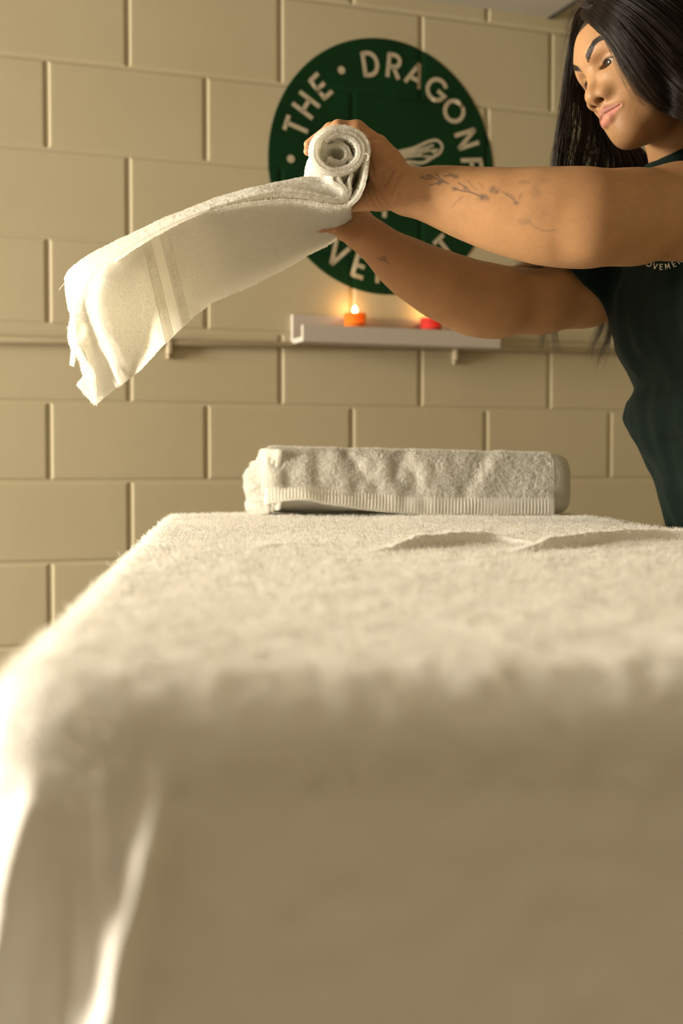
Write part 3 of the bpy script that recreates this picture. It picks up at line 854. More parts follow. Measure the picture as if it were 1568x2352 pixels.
# ------------------------------------------------------------------ rolled towel lying at the far end of the table
def table_roll():
    cl = Cloth()
    zt = TOPZ + .0006
    xa, xb = P(612, 1180, 2.235)[0], P(1268, 1178, 2.235)[0]
    yc = 2.292; Hh = .1120; Dp = .125
    nseg = 30
    xs = np.linspace(xa, xb, nseg)
    def prof(a, k, x):
        """Cross-section of turn k (0 = outer); a in degrees from the bottom front going up over the top."""
        r = 1 - .155 * k
        cy, cz = yc, zt + Hh * (.5 + .02 * (1 - (x - xa) / (xb - xa)))
        ca, sa = math.cos(math.radians(a)), math.sin(math.radians(a))
        e = 2.6
        q = (abs(ca) ** e + abs(sa) ** e) ** (-1 / e)
        h = Hh * (1.04 - .10 * (x - xa) / (xb - xa))
        return np.array([x, cy - ca * q * Dp / 2 * r, zt + h / 2 + sa * q * (h / 2 - .001) * r])
    # outer turn: its free edge hangs down the front, lifting open at the left
    def wr(G, n): return G
    rows = []
    for x in xs:
        u = (x - xa) / (xb - xa)
        lift = max(0.0, 1 - abs(u - .12) / .50)
        lift = lift ** 1.6
        row = []
        row.append(np.array([x, yc - Dp / 2 - .004 - .026 * lift, zt + .003 + .030 * lift * (1 - .6 * u)]))
        row.append(np.array([x, yc - Dp / 2 - .006 - .016 * lift, zt + .020 + .024 * lift]))
        for a in (-8, 12, 32, 52, 72, 90, 112, 135, 160, 185, 215, 250):
            row.append(prof(a, 0, x))
        rows.append(row)
    rows = np.array(rows)
    # wrinkles run diagonally down the front
    P0 = rows.copy()
    for i in range(len(xs)):
        for j in range(rows.shape[1]):
            p = rows[i, j]
            x = p[0]
            w = 0
            for c, sl, wd, am in ((-.002, -.20, .0065, -.0052), (.018, -.30, .0085, .0030), (.036, -.55, .0075, -.0050), (.070, -.15, .010, .0026), (.088, -.30, .0085, -.0030), (.128, -.20, .010, .0024), (.150, -.35, .0085, -.0026), (.185, -.90, .0070, -.0052), (.208, -.35, .0085, .0036), (.226, -.30, .0065, -.0048), (.252, -.40, .0075, -.0046), (.275, -.35, .009, .0026), (-.045, .45, .012, -.0038), (-.075, .2, .012, .003), (.335, .70, .013, -.0034), (.365, .60, .012, .0026), (.310, -.4, .010, .0020)):
                cx = c - .125 + sl * (p[2] - zt - .05)
                w += am * math.exp(-((x - cx) / wd) ** 2) * 1.0
            hgt = np.clip((p[2] - zt) / Hh, 0, 1)
            k = 1.0 if 1 < j < 9 else .35
            rows[i, j] = p + np.array([0, -.8, .45]) * w * k * (1.0 if hgt < .95 else .5)
    # resample finely so that the wrinkles stay smooth
    def outer_plain(g, v): return np.where(v < .085, .10, 1.0)
    G, n = sheet(cl, rows, 520, 260, .0052, .0004, outer_plain, 0, 0, .003, 0, .0016)
    q = rng.integers(0, G.shape[0] * G.shape[1], 42000); q = q[(q % G.shape[1]) > 24]
    sg = 1.0 if n[200, 120, 2] > 0 else -1.0
    pv, pf = fibres(G.reshape(-1, 3)[q] + sg * n.reshape(-1, 3)[q] * .0026, sg * n.reshape(-1, 3)[q], .0034, .00020, .8); cl.pile(pv, pf)
    # woven ribs across the free edge
    nu, nv = G.shape[:2]
    for i in range(6, nu - 6, 6):
        p = G[i, 1:24:3] + sg * n[i, 1:24:3] * .0026
        V_, F_ = tubes(p[None], np.linspace(.0013, .0006, len(p))[None], 5); cl.add(V_, F_)
    # inner turns, each sticking out a little differently at the ends
    for k, (dl, dr) in enumerate(((-.010, .012), (-.020, .016), (-.014, .010), (-.018, .006)), 1):
        rr = []
        for x in np.linspace(xa + dl + .004, xb + dr - .006, 8):
            rr.append([prof(a, k * .92, x) + rng.normal(0, .0012, 3) for a in range(-80, 281, 24)])
        g, nn = sheet(cl, rr, 110, 130, .0062, .0004, None, 0, 0, .003, 0, .0014)
        q = np.concatenate([rng.integers(0, 12, 900) * 130 + rng.integers(0, 130, 900), (109 - rng.integers(0, 10, 500)) * 130 + rng.integers(0, 130, 500)])
        pv, pf = fibres(g.reshape(-1, 3)[q], nn.reshape(-1, 3)[q] * np.where(rng.random((len(q), 1)) < .5, 1, -1), .004, .0002, 1.0); cl.pile(pv, pf)
    # bulging folded ends on the left, in three soft steps
    for (x0, x1, z0, z1, y0, y1, bul) in ((.0, -.012, .012, .112, -.060, .03, .010), (-.010, -.026, .010, .092, -.058, .02, .012), (-.020, -.034, .034, .080, -.050, .0, .010), (-.016, -.030, .004, .050, -.058, .01, .010)):
        rr = []
        for t in np.linspace(0, 1, 7):
            z = zt + z0 + (z1 - z0) * t
            row = []
            for (f, b_) in ((0.0, .0), (.25, .75), (.5, 1.0), (.8, .75), (1.0, .1)):
                row.append(np.array([xa + .022 + x0 - (b_ * (bul + (x0 - x1))) * (1 - .25 * abs(2 * t - 1) ** 3) - .016 * b_, yc + y0 + (y1 - y0) * f, z]) + rng.normal(0, .0014, 3))
            rr.append(row)
        g, nn = sheet(cl, rr, 80, 70, .0064, .0004, None, 0, 0, .003, 0, .0016)
        q = rng.integers(0, 80 * 70, 2200)
        pv, pf = fibres(g.reshape(-1, 3)[q] - np.array([.003, .001, 0]), np.tile(np.array([[-1.0, -.3, 0.1]]), (len(q), 1)), .004, .0002, .7); cl.pile(pv, pf)
    # right end: the plain hem band turned over the end of the roll
    rr = []
    for x, k in ((xb - .030, -.022), (xb - .014, -.030), (xb + .000, -.020), (xb + .011, .06), (xb + .020, .30), (xb + .027, .80), (xb + .031, 1.6), (xb + .032, 2.8)):
        rr.append([prof(a, k, x) for a in range(-70, 251, 20)])
    sheet(cl, rr, 90, 180, .0044, .00022, None, 0, 0, .003, 0, .0006)
    for k, x in ((-.055, xb - .004), (-.05, xb + .002)):
        p = cat_rom([prof(a, k, x) for a in range(-60, 200, 12)], 160)
        V_, F_ = tubes(p[None], np.full((1, 160), .0018), 8); cl.add(V_, F_)
    return cl
cl = table_roll()
roll = mesh_np('rolled_towel', np.concatenate(cl.V), np.concatenate(cl.F), None, M_TOWEL)
tag(roll, 'thick rolled white towel lying across the far end of the covered table', 'towel')
o = mesh_np('terry_pile', np.concatenate(cl.pv), np.concatenate(cl.pf), None, M_PILE, roll); o['kind'] = 'stuff'
# ------------------------------------------------------------------ person: implicit surfaces
def rc(p, a, b, ra, rb):
    """Round cone (tapered capsule) between a and b."""
    a = np.asarray(a, float); b = np.asarray(b, float)
    ba = b - a; l2 = ba @ ba; rr = ra - rb; a2 = l2 - rr * rr; il2 = 1.0 / l2
    pa = p - a; y = pa @ ba; z = y - l2
    q = pa * l2 - y[:, None] * ba
    x2 = np.einsum('ij,ij->i', q, q); y2 = y * y * l2; z2 = z * z * l2
    k = np.sign(rr) * rr * rr * x2
    d = (np.sqrt(np.maximum(x2 * a2 * il2, 0)) + y * rr) * il2 - ra
    m1 = np.sign(z) * a2 * z2 > k
    m2 = np.sign(y) * a2 * y2 < k
    d = np.where(m2, np.sqrt(x2 + y2) * il2 - ra, d)
    d = np.where(m1, np.sqrt(x2 + z2) * il2 - rb, d)
    return d

def ell(p, c, r, M=None):
    q = p - np.asarray(c, float)
    if M is not None: q = q @ M
    r = np.asarray(r, float)
    k0 = np.linalg.norm(q / r, axis=1); k1 = np.linalg.norm(q / (r * r), axis=1)
    return k0 * (k0 - 1.0) / (k1 + 1e-9)

def smin(a, b, k):
    h = np.maximum(k - np.abs(a - b), 0) / k
    return np.minimum(a, b) - h * h * k * .25
def smax(a, b, k): return -smin(-a, -b, k)

def surface_nets(fn, lo, hi, h, B=14):
    """Sparse surface nets of fn(points) = 0; returns vertices and quads."""
    lo = np.asarray(lo, float); hi = np.asarray(hi, float)
    nb = np.ceil((hi - lo) / (h * B)).astype(int)
    I = np.stack(np.meshgrid(*[np.arange(n) for n in nb], indexing='ij'), -1).reshape(-1, 3)
    c = lo + (I + .5) * h * B
    act = np.abs(np.concatenate([fn(c[i:i + 100000]) for i in range(0, len(c), 100000)])) < h * B * 1.05
    I = I[act]
    g = np.stack(np.meshgrid(*[np.arange(B + 1)] * 3, indexing='ij'), -1).reshape(-1, 3)
    NB = nb * B + 2
    keyf = lambda ijk: (ijk[..., 0] * NB[1] + ijk[..., 1]) * NB[2] + ijk[..., 2]
    keys = []; verts = []; q4 = []
    off = np.array([[0, 0, 0], [1, 0, 0], [0, 1, 0], [1, 1, 0], [0, 0, 1], [1, 0, 1], [0, 1, 1], [1, 1, 1]])
    EDG = [(0, 1), (2, 3), (4, 5), (6, 7), (0, 2), (1, 3), (4, 6), (5, 7), (0, 4), (1, 5), (2, 6), (3, 7)]
    CH = 60
    for s in range(0, len(I), CH):
        blk = I[s:s + CH]
        idx = blk[:, None, :] * B + g[None]
        v = fn((lo + idx.reshape(-1, 3) * h)).reshape(len(blk), B + 1, B + 1, B + 1)
        cr = np.stack([v[:, o[0]:o[0] + B, o[1]:o[1] + B, o[2]:o[2] + B] for o in off], -1)
        neg = cr < 0
        mx = neg.any(-1) & ~neg.all(-1)
        w = np.argwhere(mx)
        if len(w):
            cv = cr[mx]
            acc = np.zeros((len(w), 3)); cnt = np.zeros(len(w))
            for a, b in EDG:
                x = (cv[:, a] < 0) != (cv[:, b] < 0)
                t = np.where(x, cv[:, a] / np.where(x, cv[:, a] - cv[:, b], 1), 0)
                acc += np.where(x[:, None], off[a] + (off[b] - off[a]) * t[:, None], 0); cnt += x
            base = blk[w[:, 0]] * B + w[:, 1:]
            verts.append(lo + (base + acc / cnt[:, None]) * h); keys.append(keyf(base))
        for ax in range(3):
            A = v[:, :B, :B, :B]
            sl = [slice(None)] + [slice(0, B)] * 3; sl[ax + 1] = slice(1, B + 1)
            Bv = v[tuple(sl)]
            sc = (A < 0) != (Bv < 0)
            w = np.argwhere(sc)
            if not len(w): continue
            base = blk[w[:, 0]] * B + w[:, 1:]
            u = (ax + 1) % 3; t = (ax + 2) % 3
            eu = np.eye(3, dtype=int)[u]; et = np.eye(3, dtype=int)[t]
            qd = np.stack([keyf(base - eu - et), keyf(base - et), keyf(base), keyf(base - eu)], 1)
            fl = A[sc] < 0
            qd = np.where(fl[:, None], qd, qd[:, ::-1])
            ok = (base[:, u] > 0) & (base[:, t] > 0)
            q4.append(qd[ok])
    keys = np.concatenate(keys); verts = np.concatenate(verts); q4 = np.concatenate(q4)
    o = np.argsort(keys); ks = keys[o]
    pos = np.clip(np.searchsorted(ks, q4), 0, len(ks) - 1)
    ok = (ks[pos] == q4).all(1)
    return verts, o[pos[ok]]

def smooth_mesh(V, Fq, it=2, lam=.5):
    e = np.concatenate([Fq[:, [0, 1]], Fq[:, [1, 2]], Fq[:, [2, 3]], Fq[:, [3, 0]]])
    for _ in range(it):
        acc = np.zeros_like(V); cnt = np.zeros(len(V))
        np.add.at(acc, e[:, 0], V[e[:, 1]]); np.add.at(acc, e[:, 1], V[e[:, 0]])
        np.add.at(cnt, e[:, 0], 1); np.add.at(cnt, e[:, 1], 1)
        V = V + (acc / np.maximum(cnt, 1)[:, None] - V) * lam
    return V

# --- head frame: local x to her right, y out of the face, z up, in metres
HS = 0.94
HC = np.array([0.43022024, 1.90553079, 0.57749507 + CAM_H])
HR = np.array([[-0.30026029, -0.88534292, -0.35498124], [0.90668146, -0.38049872, 0.18206992], [-0.29626422, -0.26718655, 0.91697266]])
def h2w(q): return np.asarray(q, float) * HS @ HR.T + HC
def w2h(p): return (p - HC) @ HR / HS

EYX, EYY, EYZ, EYR = .0305, .0680, -.002, .0128
LIPU = ((.0045, .0978, -.0640), (.0275, .0868, -.0695), .0062, .0034)
LIPL = ((.0070, .0958, -.0768), (.0255, .0865, -.0720), .0074, .0036)
def head_sdf(p, feat=True):
    q = w2h(p)
    qa = q.copy(); qa[:, 0] = np.abs(q[:, 0])          # mirrored half
    d = ell(q, (0, -.014, .032), (.074, .097, .082))
    d = smin(d, ell(q, (0, .030, .030), (.061, .060, .052)), .03)
    d = smin(d, ell(q, (0, .020, -.035), (.0605, .060, .080)), .03)
    d = smin(d, rc(qa, (.054, .005, -.055), (.012, .064, -.102), .018, .014), .035)      # jaw line
    d = smin(d, ell(q, (0, .040, -.072), (.040, .046, .044)), .03)
    d = smin(d, ell(q, (0, .0745, -.104), (.020, .0165, .0165)), .024)                   # chin
    d = smin(d, ell(qa, (.033, .048, -.026), (.0265, .0265, .026)), .034)                 # cheeks
    d = smin(d, rc(qa, (.010, .0805, .0235), (.046, .058, .0260), .0105, .012), .024)    # brow
    d = smin(d, ell(q, (0, .072, -.069), (.0290, .0200, .0260)), .024)                    # muzzle
    # eye sockets
    d = smax(d, -ell(qa, (EYX + .001, .0930, -.001), (.0180, .0175, .0125)), .012)
    # nose
    nb = rc(q, (0, .0800, .008), (0, .1010, -.028), .0078, .0100)
    nb = smin(nb, ell(q, (0, .1060, -.0360), (.0125, .0112, .0108)), .010)
    nb = smin(nb, ell(qa, (.0160, .0950, -.0395), (.0092, .0122, .0100)), .009)
    nb = smin(nb, rc(q, (0, .1030, -.0465), (0, .0900, -.0525), .0052, .0055), .007)
    d = smin(d, ell(qa, (.0185, .0775, -.022), (.0130, .0130, .0170)), .022)
    d = smin(d, nb, .013)
    d = smax(d, -rc(qa, (.0088, .1055, -.0500), (.0095, .0920, -.0410), .0047, .0036), .0035)   # nostrils
    # lips
    ul = rc(qa, *LIPU)
    ll = smin(rc(q, (-.007, .0958, -.0768), (.007, .0958, -.0768), .0074, .0074), rc(qa, *LIPL), .004)
    d = smin(d, ul, .0045); d = smin(d, ll, .0045)
    d = smax(d, -rc(qa, (.0, .1050, -.0702), (.0290, .0885, -.0708), .0017, .0013), .0022)
    # eyelids: a shell over the eyeball with an almond opening; the upper lid is lowered by the downcast look
    c = np.array([EYX, EYY, EYZ])
    qe = qa - c
    lid = np.linalg.norm(qe, axis=1) - (EYR + .0018)
    lid = np.where(qe[:, 1] > -.002, lid, .02)
    slit = slit_fn(qe)
    lid = smax(lid, -slit, .0012)
    d = smin(d, lid, .0060)
    d = smax(d, -slit, .0014)
    d = np.maximum(d, -(np.linalg.norm(qe, axis=1) - EYR * .985))
    # ears
    d = smin(d, ell(qa, (.0735, -.012, -.012), (.008, .017, .030)), .006)
    return d * HS
def slit_fn(qe):
    xx = qe[:, 0] + .0006
    up = np.hypot(xx, qe[:, 2] + .0136) - .0190
    dn = np.hypot(xx, qe[:, 2] - .0128) - .0190
    return np.maximum(np.maximum(up, dn), .003 - qe[:, 1])

# --- skeleton points, taken from the photograph at their depth
def R_(px, d): return px * d / F_PX
WR = (940, 442, 1.72); EL = (1352, 501, 1.70)
NA = [((936, 440, 1.72), 45), ((1005, 449, 1.716), 52), ((1090, 471, 1.71), 69), ((1180, 489, 1.705), 84), ((1270, 499, 1.70), 95), ((1355, 501, 1.70), 97), ((1450, 499, 1.735), 96), ((1560, 486, 1.78), 98), ((1740, 468, 1.84), 100)]
FA = [((862, 556, 1.93), 39), ((905, 592, 1.94), 45), ((955, 625, 1.955), 57), ((1020, 658, 1.97), 68), ((1090, 686, 1.99), 74), ((1142, 695, 2.0), 70), ((1240, 683, 2.035), 75), ((1340, 668, 2.065), 75), ((1450, 632, 2.10), 80)]
def chain(p, L, k=.03):
    d = None
    for (a, ra), (b, rb) in zip(L, L[1:]):
        e = rc(p, P(*a), P(*b), R_(ra, a[2]), R_(rb, b[2]))
        d = e if d is None else smin(d, e, k)
    return d
def finger(p, pts, k=.006):
    return chain(p, pts, k)

def near_arm(p):
    d = chain(p, NA, .035)
    d = smin(d, ell(p, P(1362, 526, 1.664), (.024, .016, .024)), .035)        # elbow
    # hand: back and edge of the palm, then the palm heel and thumb behind it
    hnd = rc(p, P(930, 440, 1.722), P(884, 380, 1.728), R_(43, 1.72), R_(39, 1.73))
    hnd = smin(hnd, rc(p, P(884, 380, 1.728), P(864, 338, 1.728), R_(39, 1.73), R_(30, 1.73)), .012)
    hnd = smin(hnd, rc(p, P(900, 400, 1.75), P(872, 350, 1.785), R_(38, 1.75), R_(26, 1.78)), .014)
    hnd = smin(hnd, rc(p, P(930, 446, 1.735), P(868, 446, 1.755), R_(40, 1.735), R_(34, 1.755)), .014)
    hnd = smin(hnd, rc(p, P(868, 448, 1.755), P(828, 461, 1.775), R_(32, 1.755), R_(20, 1.775)), .012)
    d = smin(d, hnd, .016)
    f = finger(p, [((866, 336, 1.712), 25), ((819, 296, 1.704), 18.5), ((776, 291, 1.700), 14.5), ((742, 309, 1.702), 12)], .006)
    for j, dd in enumerate((.024, .047, .069)):
        dz = 1.704 + dd; oy = 4.0 * (j + 1) * 1.6; ox = -1.6 * (j + 1)
        cen = P(777, 347, 1.66) + np.array([-.020, .30, 0.0]) * (dd + .04) / .30
        def ar(an, rf, gap=.0365): return cen + np.array([math.cos(math.radians(an)), 0, math.sin(math.radians(an))]) * (gap + rf * .92)
        e = rc(p, P(866 + ox, 338 + oy, dz + .006), ar(47, .0098), .0142, .0100)
        e = smin(e, rc(p, ar(47, .0098), ar(98, .0085), .0100, .0084), .005)
        g = smin(e, rc(p, ar(98, .0085), ar(143 + 3 * (j == 0), .0068), .0084, .0064), .005)
        f = np.minimum(f, g)
    d = smin(d, f, .007)
    th = finger(p, [((840, 458, 1.772), 24), ((806, 468, 1.785), 16.5), ((776, 473, 1.79), 12), ((758, 474, 1.79), 6)], .006)
    d = smin(d, th, .008)
    return creased(p, d, CR_NEAR)
def creased(p, d, lines):
    for c, r in lines:
        m = np.flatnonzero(np.linalg.norm(np.maximum(np.maximum(c.min(0) - p, p - c.max(0)), 0), axis=1) < .012)
        if not len(m): continue
        e = np.full(len(m), 1.0)
        for a, b in zip(c, c[1:]): e = np.minimum(e, rc(p[m], a, b, r, r))
        d[m] = smax(d[m], -e, .0035)
    return d
def trace_lines(fn, lines, d0, d1):
    out = []
    for L, r in lines:
        pts = []
        for x, y in cat_rom([(float(a), float(b)) for a, b in L], 7):
            o = P(x, y, d0); v = P(x, y, d1) - o
            tt = np.linspace(0, 1, 160); s = fn(o + v * tt[:, None])
            k = np.flatnonzero(s < 0)
            if len(k): pts.append(o + v * tt[k[0]])
        if len(pts) > 1: out.append((np.array(pts), r))
    return out
CR_NEAR = []; CR_FAR = []

def far_arm(p):
    d = chain(p, FA, .03)
    hnd = rc(p, P(862, 556, 1.93), P(822, 528, 1.93), R_(38, 1.93), R_(40, 1.93))
    hnd = smin(hnd, rc(p, P(842, 535, 1.94), P(822, 496, 1.96), R_(36, 1.94), R_(28, 1.96)), .014)
    hnd = smin(hnd, rc(p, P(822, 530, 1.92), P(790, 528, 1.895), R_(34, 1.92), R_(23, 1.895)), .014)
    d = smin(d, hnd, .016)
    th = finger(p, [((796, 530, 1.895), 23), ((762, 521, 1.845), 13.5), ((738, 522, 1.83), 10.5), ((717, 526, 1.825), 5.2), ((711, 527.5, 1.826), 2.2)], .006)
    d = smin(d, th, .008)
    f = None
    for j in range(4):
        dz = 1.915 + .021 * j
        g = finger(p, [((822 - j, 500, dz + .01), 21), ((785, 506, dz), 13.5), ((748, 509, dz), 12), ((720 + 4 * abs(j - 1), 511, dz), 9.5)], .006)
        f = g if f is None else np.minimum(f, g)
    d = smin(d, f, .007)
    return creased(p, d, CR_FAR)

CR_NEAR = trace_lines(near_arm, [([(846, 352), (852, 380), (862, 415), (876, 445), (890, 468)], .0013), ([(905, 388), (894, 408), (886, 424)], .0009),
    ([(920, 398), (908, 420), (899, 444)], .0010), ([(926, 420), (915, 446), (908, 466)], .0010), ([(832, 440), (836, 458), (848, 474)], .0009), ([(843, 428), (851, 450), (866, 474)], .0010),
    ([(853, 420), (864, 448), (880, 474)], .0009), ([(812, 302), (826, 317), (846, 325), (864, 318)], .0016), ([(868, 372), (884, 366), (896, 356)], .0008), ([(876, 392), (893, 386), (906, 374)], .0008)], 1.60, 1.80)
CR_FAR = trace_lines(far_arm, [([(747, 513), (751, 520), (750, 530)], .0008), ([(755, 513), (760, 521), (759, 533)], .0009), ([(762, 514), (766, 522), (766, 535)], .0007), ([(786, 512), (800, 508), (812, 498)], .0009)], 1.72, 2.0)

# torso: stacked ellipses along the body, facing left and a little towards the camera
FW = np.array([-.91, -.41, 0.0]); FW /= np.linalg.norm(FW); LT = np.array([FW[1], -FW[0], 0.0])    # LT: towards her far (right) side
LT = np.array([-0.41, 0.91, 0.0]); LT /= np.linalg.norm(LT)
#        z rel. eye,  front x at the far-left silhouette px, half depth a, half width b
TOR = [(-.14, 1556, .130, .200), (-.092, 1532, .122, .190), (-.055, 1512, .115, .178), (-.015, 1497, .108, .168), (.012, 1478, .106, .162), (.045, 1447, .106, .160), (.075, 1435, .104, .158),
       (.100, 1436, .102, .155), (.122, 1448, .100, .154), (.150, 1428, .104, .156), (.180, 1401, .112, .160), (.215, 1388, .118, .164), (.255, 1384, .118, .166), (.30, 1398, .108, .164), (.345, 1440, .088, .150), (.39, 1500, .062, .115), (.43, 1550, .045, .07)]
TZ = np.array([t[0] for t in TOR]); TA_ = np.array([t[2] for t in TOR]); TB_ = np.array([t[3] for t in TOR])
YS = 1.985                                             # depth of the torso axis at the waist
TCX = []; TCY = []
for z, px, a, b in TOR:
    x_sil = (px - 784) / F_PX * (YS + .075) + .0095
    ext = math.hypot(a * FW[0], b * LT[0])
    TCX.append(x_sil + ext); TCY.append(YS + (0.0))
TCX = np.array(TCX); TCY = np.array(TCY)
def torso(p, gx=0.0):
    z = p[:, 2] - CAM_H
    zc_ = np.clip(z, TZ[0], TZ[-1])
    cx = np.interp(zc_, TZ, TCX); cy = np.interp(zc_, TZ, TCY); a = np.interp(zc_, TZ, TA_) + gx; b = np.interp(zc_, TZ, TB_) + gx
    dx = p[:, 0] - cx; dy = p[:, 1] - cy
    f = dx * FW[0] + dy * FW[1]; l = dx * LT[0] + dy * LT[1]
    r = (np.abs(f / a) ** 2.2 + np.abs(l / b) ** 2.2) ** (1 / 2.2)
    d = (r - 1) * np.minimum(a, b) * .85
    return smax(d, np.maximum(TZ[0] - z, z - TZ[-1]), .02)

SHN = P(1740, 476, 1.85); SHF = P(1450, 632, 2.10)
NK0 = h2w((0, -.030, -.045)); NK1 = np.array([.540, 1.985, CAM_H + .412])
CH = np.array([np.interp(.25, TZ, TCX), YS, CAM_H + .25])
def shoulders(p, g=0.0):
    d = rc(p, SHN, NK1 + np.array([.01, -.03, -.02]), .056 + g, .055 + g)
    d = smin(d, rc(p, SHF, NK1 + np.array([-.005, .03, -.02]), .060 + g, .055 + g), .03)
    return d
def neck(p):
    d = rc(p, NK0, NK1, .052, .058)
    return smin(d, rc(p, NK1, CH + np.array([-.02, 0, .10]), .058, .07), .05)
def skin_trunk(p):
    d = smin(torso(p, -.012), shoulders(p, -.006), .05)
    d = smin(d, neck(p), .035)
    return smax(d, (CAM_H + .10) - p[:, 2], .01)

BXN = (np.array([-.09, 1.60, CAM_H + .24]), np.array([.72, 1.97, CAM_H + .50]))
BXF = (np.array([-.09, 1.76, CAM_H + .18]), np.array([.56, 2.22, CAM_H + .42]))
def boxed(fn, bx, mg=.03):
    def g(p):
        o = np.linalg.norm(np.maximum(np.maximum(bx[0] - p, p - bx[1]), 0), axis=1)
        d = o + mg
        m = o < mg
        if m.any(): d[m] = fn(p[m])
        return d
    return g
head_b = boxed(head_sdf, (HC - .15, HC + .15)); na_b = boxed(near_arm, BXN); fa_b = boxed(far_arm, BXF)
trunk_b = boxed(skin_trunk, (np.array([.28, 1.72, CAM_H + .08]), np.array([.78, 2.32, CAM_H + .56])))
def body_sdf(p):
    d = smin(head_b(p), trunk_b(p), .018)
    d = smin(d, na_b(p), .02)
    return smin(d, fa_b(p), .02)
person = empty('person', (.62, 2.0, 0.0), 'woman with long dark hair and tattooed forearms in a dark green t-shirt rolling a towel', 'person')
Vb, Fb = surface_nets(body_sdf, (-.10, 1.58, CAM_H + .08), (.80, 2.34, CAM_H + .76), .00165)
Vb = smooth_mesh(Vb, Fb, 1, .4)

def vcol(o, C):
    at = o.data.color_attributes.new('pigment', 'FLOAT_COLOR', 'POINT')
    at.data.foreach_set('color', np.concatenate([C, np.ones((len(C), 1))], 1).astype(np.float32).ravel())

